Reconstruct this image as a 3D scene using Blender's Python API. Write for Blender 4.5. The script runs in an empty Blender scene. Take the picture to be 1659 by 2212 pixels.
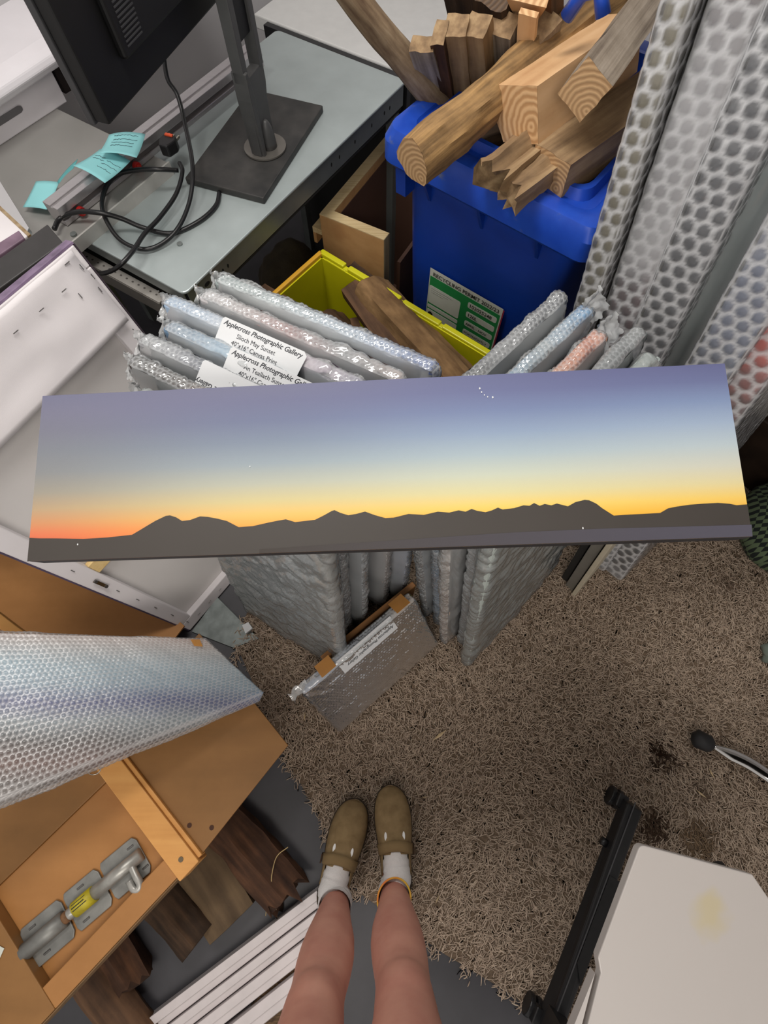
import bpy, bmesh, math, random
import numpy as np
from mathutils import Vector, Matrix, noise

# ------------------------------------------------------------------ camera, world, lights, exposure
FPX, CAMH, TILT = 1100.0, 1.75, math.radians(22)
CX, CY = 829.5, 1106.0
sc = bpy.context.scene
col = sc.collection
cd = bpy.data.cameras.new('camera')
cam = bpy.data.objects.new('camera', cd)
col.objects.link(cam)
cam.location = (0, 0, CAMH)
cam.rotation_euler = (TILT, 0, 0)
cd.sensor_fit = 'VERTICAL'
cd.sensor_height = 24.0
cd.lens = 24.0 * FPX / 2212.0
cd.clip_start = 0.02
sc.camera = cam

w = bpy.data.worlds.new('room_ambient')
sc.world = w
w.use_nodes = True
w.node_tree.nodes['Background'].inputs[0].default_value = (1.0, 0.96, 0.92, 1)
w.node_tree.nodes['Background'].inputs[1].default_value = 0.62

def area_light(name, loc, target, size, size_y, power, color):
    ld = bpy.data.lights.new(name, 'AREA')
    ld.shape = 'RECTANGLE'; ld.size = size; ld.size_y = size_y
    ld.energy = power; ld.color = color
    o = bpy.data.objects.new(name, ld); col.objects.link(o)
    o.location = loc
    o.rotation_euler = (Vector(target) - Vector(loc)).to_track_quat('-Z', 'Y').to_euler()
    return o
area_light('ceiling_tube_light', (-0.35, 1.00, 2.46), (-0.25, 0.75, 0), 1.3, 0.30, 26, (1.0, 0.965, 0.92))
area_light('rear_fill_light', (-0.10, -1.00, 2.46), (0.0, 0.1, 0), 1.4, 0.9, 34, (1.0, 0.94, 0.87))  # added fill, no such fitting: brightens the floor and the stack fronts

sc.view_settings.view_transform = 'Standard'
sc.view_settings.look = 'None'
sc.view_settings.exposure = 0.0
sc.view_settings.gamma = 1.0
sc.view_settings.use_curve_mapping = False

# ------------------------------------------------------------------ geometry helpers
rng = np.random.default_rng(7)
random.seed(7)
FWD = np.array([0, math.sin(TILT), -math.cos(TILT)])
UPV = np.array([0, math.cos(TILT), math.sin(TILT)])
CAM = np.array([0, 0, CAMH])
Z = np.array([0, 0, 1.0])

def V(*a): return np.array(a, float)
def ray(u, v): return FWD + (u - CX) / FPX * V(1, 0, 0) - (v - CY) / FPX * UPV
def at(u, v, z):
    r = ray(u, v); return CAM + r * (z - CAMH) / r[2]
def onplane(u, v, p, n):
    r = ray(u, v); return CAM + r * (np.dot(p - CAM, n) / np.dot(r, n))
def unit(v): return v / np.linalg.norm(v)
def dirv(deg, z=0.0): return V(math.cos(math.radians(deg)), math.sin(math.radians(deg)), z)

def lin(c):
    c = np.array(c, float) / 255.0
    return tuple(np.where(c <= 0.04045, c / 12.92, ((c + 0.055) / 1.055) ** 2.4)) + (1.0,)

# ------------------------------------------------------------------ materials
MATS = {}
def nt(name):
    m = bpy.data.materials.new(name); m.use_nodes = True
    return m, m.node_tree.nodes, m.node_tree.links, m.node_tree.nodes['Principled BSDF']

def mat(name, c, rough=0.5, metal=0.0, var=0.06, scale=30, bump=0.0, bscale=200, spec=0.5, stretch=None, c2=None, coat=0.0):
    """plain procedural material: noise between two close tones, optional fine bump"""
    if name in MATS: return MATS[name]
    m, N, L, P = nt(name)
    a = np.array(lin(c)[:3])
    b = np.array(lin(c2)[:3]) if c2 is not None else a * (1 - 2.2 * var)
    tc = N.new('ShaderNodeTexCoord'); mp = N.new('ShaderNodeMapping')
    L.new(tc.outputs['Object'], mp.inputs[0])
    if stretch: mp.inputs['Scale'].default_value = stretch
    no = N.new('ShaderNodeTexNoise'); no.inputs['Scale'].default_value = scale; no.inputs['Detail'].default_value = 5
    L.new(mp.outputs[0], no.inputs['Vector'])
    rp = N.new('ShaderNodeValToRGB')
    rp.color_ramp.elements[0].position = 0.3; rp.color_ramp.elements[1].position = 0.7
    rp.color_ramp.elements[0].color = tuple(b) + (1,); rp.color_ramp.elements[1].color = tuple(a) + (1,)
    L.new(no.outputs[0], rp.inputs[0]); L.new(rp.outputs[0], P.inputs['Base Color'])
    P.inputs['Roughness'].default_value = rough; P.inputs['Metallic'].default_value = metal
    P.inputs['Specular IOR Level'].default_value = spec
    P.inputs['Coat Weight'].default_value = coat
    if bump:
        n2 = N.new('ShaderNodeTexNoise'); n2.inputs['Scale'].default_value = bscale; n2.inputs['Detail'].default_value = 4
        L.new(mp.outputs[0], n2.inputs['Vector'])
        bp = N.new('ShaderNodeBump'); bp.inputs['Strength'].default_value = bump; bp.inputs['Distance'].default_value = 0.004
        L.new(n2.outputs[0], bp.inputs['Height']); L.new(bp.outputs[0], P.inputs['Normal'])
    MATS[name] = m
    return m

def wood(name, c1, c2, c3=None, along=3.0, across=60.0, rough=0.6, bump=0.3, rings=False, ringscale=60, dist=2.0, blotch=.3, lo=.32, hi=.68):
    """grain runs along the local X axis; rings=True gives end grain"""
    if name in MATS: return MATS[name]
    m, N, L, P = nt(name)
    tc = N.new('ShaderNodeTexCoord'); mp = N.new('ShaderNodeMapping')
    L.new(tc.outputs['Object'], mp.inputs[0])
    no = N.new('ShaderNodeTexNoise'); no.inputs['Detail'].default_value = 8
    if rings:
        wv = N.new('ShaderNodeTexWave'); wv.wave_type = 'RINGS'; wv.rings_direction = 'X'
        wv.inputs['Scale'].default_value = ringscale; wv.inputs['Distortion'].default_value = dist
        wv.inputs['Detail'].default_value = 2; wv.inputs['Detail Scale'].default_value = 1.5
        L.new(mp.outputs[0], wv.inputs['Vector']); src = wv.outputs['Fac']
        mp.inputs['Location'].default_value = (0, 0.03, 0.02)
    else:
        mp.inputs['Scale'].default_value = (along, across, across)
        no.inputs['Scale'].default_value = 1.0
        L.new(mp.outputs[0], no.inputs['Vector'])
        bl = N.new('ShaderNodeTexNoise'); bl.inputs['Scale'].default_value = 14; bl.inputs['Detail'].default_value = 6; bl.inputs['Roughness'].default_value = .7
        L.new(tc.outputs['Object'], bl.inputs['Vector'])
        mxv = N.new('ShaderNodeMath'); mxv.operation = 'MULTIPLY_ADD'; mxv.inputs[1].default_value = blotch
        sbv = N.new('ShaderNodeMath'); sbv.operation = 'MULTIPLY_ADD'; sbv.inputs[1].default_value = 1 - blotch; sbv.inputs[2].default_value = 0
        L.new(no.outputs[0], sbv.inputs[0]); L.new(bl.outputs[0], mxv.inputs[0]); L.new(sbv.outputs[0], mxv.inputs[2]); src = mxv.outputs[0]
    rp = N.new('ShaderNodeValToRGB')
    e = rp.color_ramp.elements
    e[0].position = lo if not rings else .1; e[1].position = hi if not rings else .9
    e[0].color = lin(c2); e[1].color = lin(c1)
    if c3 is not None:
        k = e.new(0.5); k.color = lin(c3)
    L.new(src, rp.inputs[0]); L.new(rp.outputs[0], P.inputs['Base Color'])
    P.inputs['Roughness'].default_value = rough; P.inputs['Specular IOR Level'].default_value = 0.3
    bp = N.new('ShaderNodeBump'); bp.inputs['Strength'].default_value = bump; bp.inputs['Distance'].default_value = 0.004
    L.new(src, bp.inputs['Height']); L.new(bp.outputs[0], P.inputs['Normal'])
    MATS[name] = m
    return m

def bubble_mat(name, tint=(214, 220, 224), a_film=0.62, a_dome=0.30, rough=0.16, gloss=0.02, fm_=1.0, gr=0.09):
    """clear plastic film with air domes: the domes ('bub' = 1) let more through than the film"""
    if name in MATS: return MATS[name]
    m, N, L, P = nt(name)
    P.inputs['Base Color'].default_value = lin(tint)
    P.inputs['Roughness'].default_value = rough
    P.inputs['Specular IOR Level'].default_value = 0.9
    at_ = N.new('ShaderNodeAttribute'); at_.attribute_name = 'bub'
    mr = N.new('ShaderNodeMapRange')
    mr.inputs['To Min'].default_value = a_film; mr.inputs['To Max'].default_value = a_dome
    L.new(at_.outputs['Fac'], mr.inputs['Value'])
    tr = N.new('ShaderNodeBsdfTransparent'); tr.inputs[0].default_value = (0.97, 0.98, 0.98, 1)
    mx = N.new('ShaderNodeMixShader')
    L.new(mr.outputs[0], mx.inputs[0]); L.new(tr.outputs[0], mx.inputs[1]); L.new(P.outputs[0], mx.inputs[2])
    gl = N.new('ShaderNodeBsdfGlossy'); gl.inputs['Roughness'].default_value = gr
    fr = N.new('ShaderNodeFresnel'); fr.inputs['IOR'].default_value = 1.5
    fm = N.new('ShaderNodeMath'); fm.operation = 'MULTIPLY_ADD'; fm.inputs[1].default_value = fm_; fm.inputs[2].default_value = gloss
    L.new(fr.outputs[0], fm.inputs[0])
    m2 = N.new('ShaderNodeMixShader'); L.new(fm.outputs[0], m2.inputs[0]); L.new(mx.outputs[0], m2.inputs[1]); L.new(gl.outputs[0], m2.inputs[2])
    L.new(m2.outputs[0], N['Material Output'].inputs['Surface'])
    MATS[name] = m
    return m

def print_mat(name, cols, axis=0, scale=6.0, nz=0.35):
    """a printed picture: bands of colour along one object axis, broken up by noise"""
    if name in MATS: return MATS[name]
    m, N, L, P = nt(name)
    tc = N.new('ShaderNodeTexCoord'); sp = N.new('ShaderNodeSeparateXYZ')
    L.new(tc.outputs['Generated'], sp.inputs[0])
    no = N.new('ShaderNodeTexNoise'); no.inputs['Scale'].default_value = scale; no.inputs['Detail'].default_value = 4
    L.new(tc.outputs['Object'], no.inputs['Vector'])
    ad = N.new('ShaderNodeMath'); ad.operation = 'MULTIPLY_ADD'
    ad.inputs[1].default_value = nz; L.new(no.outputs[0], ad.inputs[0]); 
    sb = N.new('ShaderNodeMath'); sb.operation = 'SUBTRACT'; sb.inputs[1].default_value = nz * 0.5
    L.new(sp.outputs[axis], sb.inputs[0]); L.new(sb.outputs[0], ad.inputs[2])
    rp = N.new('ShaderNodeValToRGB'); e = rp.color_ramp.elements
    for i, c in enumerate(cols):
        p = i / max(1, len(cols) - 1)
        k = e[0] if i == 0 else (e[len(e) - 1] if i == len(cols) - 1 else e.new(p))
        k.position = p; k.color = lin(c)
    L.new(ad.outputs[0], rp.inputs[0]); L.new(rp.outputs[0], P.inputs['Base Color'])
    P.inputs['Roughness'].default_value = 0.6
    MATS[name] = m
    return m

def vcol_mat(name, attr='col', rough=0.6, spec=0.3, bump=0.0, bscale=900):
    if name in MATS: return MATS[name]
    m, N, L, P = nt(name)
    a = N.new('ShaderNodeAttribute'); a.attribute_name = attr
    L.new(a.outputs['Color'], P.inputs['Base Color'])
    P.inputs['Roughness'].default_value = rough; P.inputs['Specular IOR Level'].default_value = spec
    if bump:
        tc = N.new('ShaderNodeTexCoord')
        n2 = N.new('ShaderNodeTexNoise'); n2.inputs['Scale'].default_value = bscale
        L.new(tc.outputs['Object'], n2.inputs['Vector'])
        bp = N.new('ShaderNodeBump'); bp.inputs['Strength'].default_value = bump; bp.inputs['Distance'].default_value = 0.002
        L.new(n2.outputs[0], bp.inputs['Height']); L.new(bp.outputs[0], P.inputs['Normal'])
    MATS[name] = m
    return m

# ------------------------------------------------------------------ object helpers
def rootloc(o):
    p = np.zeros(3)
    while o is not None:
        p = p + np.array(o.location); o = o.parent
    return p

def obj(name, v, f, m, parent=None, smooth=False, loc=None):
    """one mesh object from world-space vertices; origin at the parent's base, or at loc"""
    v = np.asarray(v, float)
    base = rootloc(parent) if parent is not None else (np.asarray(loc, float) if loc is not None else v.min(0) * V(0, 0, 1) + v.mean(0) * V(1, 1, 0))
    me = bpy.data.meshes.new(name)
    me.from_pydata((v - base).tolist(), [], [list(map(int, q)) for q in f])
    me.validate(); me.update()
    if m is not None: me.materials.append(m)
    if smooth: me.polygons.foreach_set('use_smooth', [True] * len(me.polygons))
    o = bpy.data.objects.new(name, me); col.objects.link(o)
    if parent is not None: o.parent = parent
    else: o.location = base
    return o

def thing(name, label, cat, loc, group=None):
    o = bpy.data.objects.new(name, None); col.objects.link(o)
    o.empty_display_size = 0.05
    o.location = tuple(float(x) for x in loc); o['label'] = label; o['category'] = cat
    if group: o['group'] = group
    return o
def tag(o, label, cat, group=None):
    o['label'] = label; o['category'] = cat
    if group: o['group'] = group
    return o
def struct(o): o['kind'] = 'structure'; return o

class MB:
    """collects shapes into one vertex / face list"""
    def __init__(s): s.v = []; s.f = []
    def add(s, v, f):
        k = len(s.v); s.v += [np.asarray(p, float) for p in v]; s.f += [[i + k for i in q] for q in f]; return s
    def hexa(s, p):   # 8 corners: bottom 4 ccw, top 4 ccw
        return s.add(p, [(3, 2, 1, 0), (4, 5, 6, 7), (0, 1, 5, 4), (1, 2, 6, 5), (2, 3, 7, 6), (3, 0, 4, 7)])
    def box(s, o, ex, ey, ez):  # corner and three edge vectors
        o, ex, ey, ez = map(lambda t: np.asarray(t, float), (o, ex, ey, ez))
        return s.hexa([o, o + ex, o + ex + ey, o + ey, o + ez, o + ex + ez, o + ex + ey + ez, o + ey + ez])
    def prism(s, pts, h):       # polygon (3d points) extruded by vector h
        n = len(pts); h = np.asarray(h, float)
        return s.add(list(pts) + [p + h for p in pts],
                     [tuple(range(n))[::-1], tuple(range(n, 2 * n))] + [(i, (i + 1) % n, n + (i + 1) % n, n + i) for i in range(n)])
    def tube(s, path, r, seg=10, cap=True):
        path = [np.asarray(p, float) for p in path]; n = len(path)
        rr = [r] * n if np.isscalar(r) else r
        t0 = unit(path[1] - path[0]); a = np.cross(t0, Z)
        if np.linalg.norm(a) < 1e-3: a = np.cross(t0, V(1, 0, 0))
        a = unit(a); rings = []
        for i in range(n):
            t = unit(path[min(i + 1, n - 1)] - path[max(i - 1, 0)])
            a = unit(a - t * np.dot(a, t)); b = np.cross(t, a)
            rings.append([path[i] + rr[i] * (math.cos(2 * math.pi * k / seg) * a + math.sin(2 * math.pi * k / seg) * b) for k in range(seg)])
        v = [p for q in rings for p in q]; f = []
        for i in range(n - 1):
            for k in range(seg):
                f.append((i * seg + k, i * seg + (k + 1) % seg, (i + 1) * seg + (k + 1) % seg, (i + 1) * seg + k))
        if cap: f += [tuple(range(seg))[::-1], tuple(range((n - 1) * seg, n * seg))]
        return s.add(v, f)
    def loft(s, rings, cap=True):
        seg = len(rings[0]); n = len(rings); f = []
        for i in range(n - 1):
            for k in range(seg):
                f.append((i * seg + k, i * seg + (k + 1) % seg, (i + 1) * seg + (k + 1) % seg, (i + 1) * seg + k))
        if cap: f += [tuple(range(seg))[::-1], tuple(range((n - 1) * seg, n * seg))]
        return s.add([p for r in rings for p in r], f)
    def disc(s, c, a, b, seg=16):  # flat ellipse, half axes a and b
        return s.add([c + math.cos(2 * math.pi * k / seg) * a + math.sin(2 * math.pi * k / seg) * b for k in range(seg)], [tuple(range(seg))])
    def obj(s, name, m, parent=None, smooth=False, loc=None, bevel=0.0, autosmooth=False):
        o = obj(name, s.v, s.f, m, parent, smooth, loc)
        if bevel:
            bv = o.modifiers.new('bevel', 'BEVEL'); bv.width = bevel; bv.segments = 2; bv.limit_method = 'ANGLE'
        return o

def smooth_path(pts, n=10):
    """Catmull-Rom through 3d points"""
    p = [np.asarray(q, float) for q in pts]; p = [2 * p[0] - p[1]] + p + [2 * p[-1] - p[-2]]; out = []
    for i in range(1, len(p) - 2):
        for k in range(n):
            t = k / n
            out.append(0.5 * ((2 * p[i]) + (-p[i - 1] + p[i + 1]) * t + (2 * p[i - 1] - 5 * p[i] + 4 * p[i + 1] - p[i + 2]) * t * t + (-p[i - 1] + 3 * p[i] - 3 * p[i + 1] + p[i + 2]) * t ** 3))
    out.append(p[-2]); return out

def big_mesh(name, v, f, m, parent=None, loc=(0, 0, 0), smooth=True, attrs=None, colattr=None):
    """fast mesh from numpy arrays (quads or tris)"""
    base = rootloc(parent) if parent is not None else np.asarray(loc, float)
    me = bpy.data.meshes.new(name)
    nv, nf, k = len(v), len(f), f.shape[1]
    me.vertices.add(nv); me.vertices.foreach_set('co', (np.asarray(v) - base).astype(np.float32).ravel())
    me.loops.add(nf * k); me.loops.foreach_set('vertex_index', f.astype(np.int32).ravel())
    me.polygons.add(nf); me.polygons.foreach_set('loop_start', np.arange(0, nf * k, k, dtype=np.int32))
    me.polygons.foreach_set('loop_total', np.full(nf, k, dtype=np.int32))
    me.polygons.foreach_set('use_smooth', np.full(nf, smooth))
    if attrs:
        for an, val in attrs.items():
            a = me.attributes.new(an, 'FLOAT', 'POINT'); a.data.foreach_set('value', np.asarray(val, np.float32))
    if colattr is not None:
        a = me.attributes.new('col', 'FLOAT_COLOR', 'POINT')
        a.data.foreach_set('color', np.asarray(colattr, np.float32).ravel())
    me.update(calc_edges=True); me.validate()
    me.materials.append(m)
    o = bpy.data.objects.new(name, me); col.objects.link(o)
    if parent is not None: o.parent = parent
    else: o.location = tuple(loc)
    return o

def text(body, origin, xd, yd, size, m, parent, shear=0.0, name='lettering', align='LEFT', bold=0.0):
    cu = bpy.data.curves.new(name, 'FONT'); cu.body = body; cu.size = 1.0; cu.shear = shear; cu.align_x = align
    cu.offset = bold; cu.resolution_u = 3
    t = bpy.data.objects.new(name, cu); col.objects.link(t)
    dg = bpy.context.evaluated_depsgraph_get()
    me = bpy.data.meshes.new_from_object(t.evaluated_get(dg))
    bpy.data.objects.remove(t)
    xd = unit(np.asarray(xd, float)); yd = unit(np.asarray(yd, float)); base = rootloc(parent)
    co = np.empty(len(me.vertices) * 3); me.vertices.foreach_get('co', co); co = co.reshape(-1, 3)
    P_ = np.asarray(origin) + size * (co[:, :1] * xd + co[:, 1:2] * yd) - base
    me.vertices.foreach_set('co', P_.astype(np.float32).ravel()); me.update()
    me.materials.clear(); me.materials.append(m); me.name = name
    o = bpy.data.objects.new(name, me); col.objects.link(o); o.parent = parent
    return o

# ------------------------------------------------------------------ bubble wrap shells
def fnoise(p, seed, freq, octs=3):
    r = np.random.default_rng(seed); out = np.zeros(len(p)); a = 1.0
    for o in range(octs):
        for k in range(3):
            d = unit(r.normal(size=3)) * freq * (2 ** o) * r.uniform(0.7, 1.3)
            out += a * np.sin(p @ d + r.uniform(0, 6.28) + 1.3 * np.sin(p @ (unit(r.normal(size=3)) * freq * (2 ** o) * 0.6)))
        a *= 0.55
    return out / 4.0

def hexdist(u, v, p):
    h = p * math.sqrt(3)
    def dd(u0, v0):
        a = (u - u0) - p * np.round((u - u0) / p); b = (v - v0) - h * np.round((v - v0) / h)
        return np.sqrt(a * a + b * b)
    return np.minimum(dd(0, 0), dd(p / 2, h / 2))

def shell(name, fmap, dims, parent, m, pitch=0.011, step=0.0024, coarse=0.02, fine=('z1',), r=0.012, amp=0.0022, wrinkle=0.0022, wfreq=60, seed=1, sag=0.0):
    """closed film around a box of dims (x, y, z); fmap turns box coordinates into world points.
       faces listed in `fine` carry domes as real relief, the others are coarse"""
    D = np.array(dims, float); VV = []; FF = []; BB = []; k0 = 0
    faces = {'x0': (1, 2, 0, 0), 'x1': (1, 2, 0, 1), 'y0': (0, 2, 1, 0), 'y1': (0, 2, 1, 1), 'z0': (0, 1, 2, 0), 'z1': (0, 1, 2, 1)}
    for fn, (ua, va, na, side) in faces.items():
        st = step if fn in fine else coarse
        nu = max(2, int(round(D[ua] / st))); nv = max(2, int(round(D[va] / st)))
        U, W = np.meshgrid(np.linspace(0, D[ua], nu + 1), np.linspace(0, D[va], nv + 1), indexing='ij')
        P = np.zeros((U.size, 3)); P[:, ua] = U.ravel(); P[:, va] = W.ravel(); P[:, na] = D[na] * side
        rr = min(r, 0.49 * D.min())
        c = np.clip(P, rr, D - rr); d = P - c; ln = np.linalg.norm(d, axis=1, keepdims=True)
        nrm = d / np.maximum(ln, 1e-9); P = c + rr * nrm
        u, v = U.ravel(), W.ravel()
        edge = np.minimum.reduce([u, D[ua] - u, v, D[va] - v])
        fade = np.clip(edge / 0.006, 0, 1)
        jit = 0.25 * pitch * fnoise(P, seed + 5, 25, 1)
        q = hexdist(u + jit, v + 0.7 * jit, pitch) / (0.46 * pitch)
        bub = np.clip(1 - q ** 2, 0, 1) ** 0.5 * fade
        flat = np.clip(0.75 + 0.8 * fnoise(P, seed + 9, 9, 2), 0.15, 1)      # some domes are squashed
        wr = fnoise(P, seed, wfreq, 3)
        wr = wrinkle * (np.abs(wr) * 2 - 0.6) + sag * fnoise(P, seed + 3, 14, 1)
        if fn not in fine: bub = bub * 0
        P = P + nrm * (amp * bub * flat + wr)[:, None]
        VV.append(P); BB.append(np.clip((1 - q) / 0.3, 0, 1) * fade * np.clip(flat * 1.3, 0, 1) * (fn in fine))
        I = np.arange((nu + 1) * (nv + 1)).reshape(nu + 1, nv + 1) + k0
        q4 = np.stack([I[:-1, :-1], I[1:, :-1], I[1:, 1:], I[:-1, 1:]], -1).reshape(-1, 4)
        flip = (fn in ('x0', 'y1', 'z0'))
        FF.append(q4[:, ::-1] if flip else q4); k0 += (nu + 1) * (nv + 1)
    P = np.concatenate(VV); 
    return big_mesh(name, fmap(P), np.concatenate(FF), m, parent, attrs={'bub': np.concatenate(BB)})

def frame_map(O, ex, ey, ez):
    O, ex, ey, ez = map(lambda t: np.asarray(t, float), (O, ex, ey, ez))
    return lambda P: O + P[:, :1] * ex + P[:, 1:2] * ey + P[:, 2:3] * ez

# ================================================================== THE SETTING
D1 = dirv(57.0); D2 = dirv(-33.0)          # the room's two directions: along the desk, and across it
def room(a, b, z): return a * D1 + b * D2 + z * Z

m_vinyl = mat('grey_vinyl_floor', (64, 63, 68), 0.5, var=0.10, scale=14, bump=0.05, bscale=90)
m_wall = mat('white_wall_paint', (226, 224, 226), 0.7, var=0.02, scale=6)
m_ceil = mat('ceiling_paint', (236, 234, 230), 0.8, var=0.02, scale=4)
m_trimw = mat('white_gloss_trim', (228, 226, 230), 0.35, var=0.03, scale=12)

struct(MB().box(V(-3.2, -1.6, -0.05), V(6.4, 0, 0), V(0, 6.0, 0), V(0, 0, 0.05)).obj('floor', m_vinyl, loc=(0, 0, -0.05)))
A_BACK, B_LEFT, B_RIGHT, A_REAR = 2.30, -2.02, 2.45, -1.35
WH = 2.5
struct(MB().box(room(A_BACK, B_LEFT - 0.1, 0), D1 * 0.1, D2 * (B_RIGHT - B_LEFT + 0.2), Z * WH).obj('wall_back', m_wall))
struct(MB().box(room(A_REAR, B_LEFT - 0.1, 0), D1 * (A_BACK - A_REAR), D2 * 0.1, Z * WH).obj('wall_left', m_wall))
struct(MB().box(room(A_REAR, B_RIGHT, 0), D1 * (A_BACK - A_REAR), D2 * 0.1, Z * WH).obj('wall_right', m_wall))
struct(MB().box(room(A_REAR, B_LEFT, WH), D1 * (A_BACK - A_REAR), D2 * (B_RIGHT - B_LEFT), Z * 0.05).obj('ceiling', m_ceil))

# ceiling fitting that carries the light
lamp = thing('ceiling_light', 'long white fluorescent batten fitted to the ceiling', 'light', (-0.35, 1.00, 2.47))
MB().box(V(-1.0, 0.88, 2.475), V(1.3, 0, 0), V(0, 0.24, 0), V(0, 0, 0.025)).obj('housing', m_trimw, lamp)

# ------------------------------------------------------------------ carpet: base sheet and pile
E_CARPET = [(-0.30, 0.95), (-0.497, 0.231), (-0.301, -0.119), (-0.163, -0.316), (-0.065, -0.464), (0.166, -0.60), (0.348, -0.689), (0.60, -0.92), (0.60, -1.2), (1.72, -1.2), (1.72, .45), (1.3, 1.15), (-0.2, 1.15)]
poly = np.array(E_CARPET)
m_cbase = mat('carpet_backing', (128, 109, 90), 0.95, var=0.2, scale=120, bump=0.6, bscale=300)
carpet = tag(MB().prism([V(x, y, 0.001) for x, y in E_CARPET], V(0, 0, 0.004)).obj('carpet', m_cbase, loc=(0, 0, 0)),
             'shaggy beige brown carpet laid over the grey vinyl floor', 'carpet')

def inside(px, py, poly):
    r = np.zeros(len(px), bool); n = len(poly); j = n - 1
    for i in range(n):
        xi, yi = poly[i]; xj, yj = poly[j]
        c = ((yi > py) != (yj > py)) & (px < (xj - xi) * (py - yi) / (yj - yi + 1e-12) + xi)
        r ^= c; j = i
    return r

def make_pile():
    n = 118000
    x = rng.uniform(-0.55, 1.62, n); y = rng.uniform(-1.05, 0.95, n)
    wob = 0.012 * np.sin(x * 60) + 0.008 * np.sin(x * 140 + 1)
    k = inside(x + wob, y + wob, poly)
    x, y = x[k], y[k]; n = len(x)
    ang = rng.uniform(0, 2 * np.pi, n) * 0.75 + 1.3 * np.sin(3 * x + 2) + 1.1 * np.sin(4 * y)
    ln = rng.uniform(0.012, 0.028, n); bend = rng.normal(0, 0.9, n)
    z0 = rng.uniform(0.001, 0.006, n); lift = rng.uniform(0.001, 0.008, n); rad = rng.uniform(0.0012, 0.0021, n)
    S = 4; verts = np.zeros((n, S, 3, 3))
    px, py = x.copy(), y.copy()
    for s in range(S):
        a = ang + bend * (s / (S - 1) - 0.5)
        if s: px = px + np.cos(a) * ln / (S - 1); py = py + np.sin(a) * ln / (S - 1)
        pz = z0 + lift * np.sin(math.pi * (0.12 + 0.76 * s / (S - 1)))
        rs = rad * (0.75 if s in (0, S - 1) else 1.0)
        for c in range(3):
            th = math.pi / 2 + c * 2 * math.pi / 3
            verts[:, s, c, 0] = px - np.sin(a) * rs * math.cos(th)
            verts[:, s, c, 1] = py + np.cos(a) * rs * math.cos(th)
            verts[:, s, c, 2] = np.maximum(pz + rs * math.sin(th), 0.0055)
    base = np.arange(n)[:, None] * (S * 3); F = []
    for s in range(S - 1):
        for c in range(3):
            d = (c + 1) % 3
            F.append(base + np.array([[s * 3 + c, s * 3 + d, (s + 1) * 3 + d, (s + 1) * 3 + c]]))
    F = np.concatenate(F)
    c1 = np.array(lin((208, 190, 171))[:3]); c2 = np.array(lin((172, 153, 136))[:3])
    t = rng.uniform(0, 1, n)[:, None]; C = c1 * t + c2 * (1 - t)
    def stain(cx_, cy_, r, colr, s):
        nonlocal C
        d = np.hypot(x - cx_, y - cy_) + 0.018 * np.sin(x * 190) * np.sin(y * 160 + 1) + 0.01 * np.sin(x * 410 + y * 333)
        k_ = np.clip((r - d) / 0.01, 0, 1)[:, None] * s
        C = C * (1 - k_) + np.array(lin(colr)[:3]) * k_
    for u, v, r, cc, s in [(1425, 1640, .040, (50, 32, 22), .95), (1420, 1615, .022, (50, 32, 22), .9), (1405, 1785, .045, (60, 38, 24), .9), (1505, 1815, .05, (110, 84, 50), .7),
                           (1360, 1625, .016, (96, 72, 54), .7), (1575, 1265, .03, (84, 60, 44), .6), (1510, 1710, .02, (70, 50, 36), .7)]:
        p = at(u, v, 0); stain(p[0], p[1], r, cc, s)
    C = np.repeat(C, S * 3, axis=0); C = np.concatenate([C, np.ones((len(C), 1))], 1)
    o = big_mesh('pile', verts.reshape(-1, 3), F, vcol_mat('carpet_yarn', rough=0.95, spec=0.1), carpet, colattr=C)
    o['kind'] = 'stuff'
make_pile()

# brown loop carpet remnant under the white mouldings
m_loop = mat('brown_loop_pile', (112, 88, 62), 0.95, c2=(44, 30, 20), scale=1.0, stretch=(70, 320, 60), bump=0.7, bscale=1.0)
pr = [at(330, 2300, .01), at(505, 2212, .01), at(640, 2060, .01), at(700, 2120, .01), at(690, 2330, .01)]
tag(MB().prism(pr, V(0, 0, 0.012)).obj('carpet_offcut', m_loop), 'dark brown loop carpet offcut beside the white mouldings', 'carpet')

# splinters and wood chips lying on the carpet
m_chip = mat('pale_splinter', (214, 190, 150), 0.7, var=0.1)
chips = [(950, 1588, 35, .055, 'long pale splinter on the carpet right of the small wrapped canvas'), (1537, 1670, 110, .03, 'pale wood chip on the carpet below the chrome chair leg'),
         (945, 1943, 60, .026, 'pale wood chip on the carpet right of the bare shins'), (1515, 1715, -40, .035, 'thin pale splinter on the carpet above the white table'),
         (658, 1548, 85, .03, 'thin pale splinter on the carpet below the small wrapped canvas'), (918, 1722, 0, .02, 'tiny pale chip on the carpet right of the clog toes')]
for u, v, a, ln, lab in chips:
    p = at(u, v, 0.016); d = dirv(a)
    q = V(-d[1], d[0], 0)
    tag(MB().add([p - d * ln / 2, p + q * ln * .09, p + d * ln / 2, p - q * ln * .09, p + Z * .004], [(0, 1, 4), (1, 2, 4), (2, 3, 4), (3, 0, 4), (3, 2, 1, 0)]).obj('wood_splinter', m_chip), lab, 'splinter')

# ================================================================== DESK (galvanised shelving)
m_galv = mat('galvanised_steel', (176, 186, 186), 0.36, 0.30, var=0.07, scale=9, bump=0.03, bscale=60)
m_galv2 = mat('galvanised_edge', (140, 146, 144), 0.38, 0.6, var=0.08, scale=14)
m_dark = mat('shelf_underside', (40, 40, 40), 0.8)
m_hole = mat('punched_hole', (10, 10, 10), 0.9, var=0)
m_blackp = mat('black_plastic', (26, 26, 28), 0.42, var=0.1, scale=60)

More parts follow.
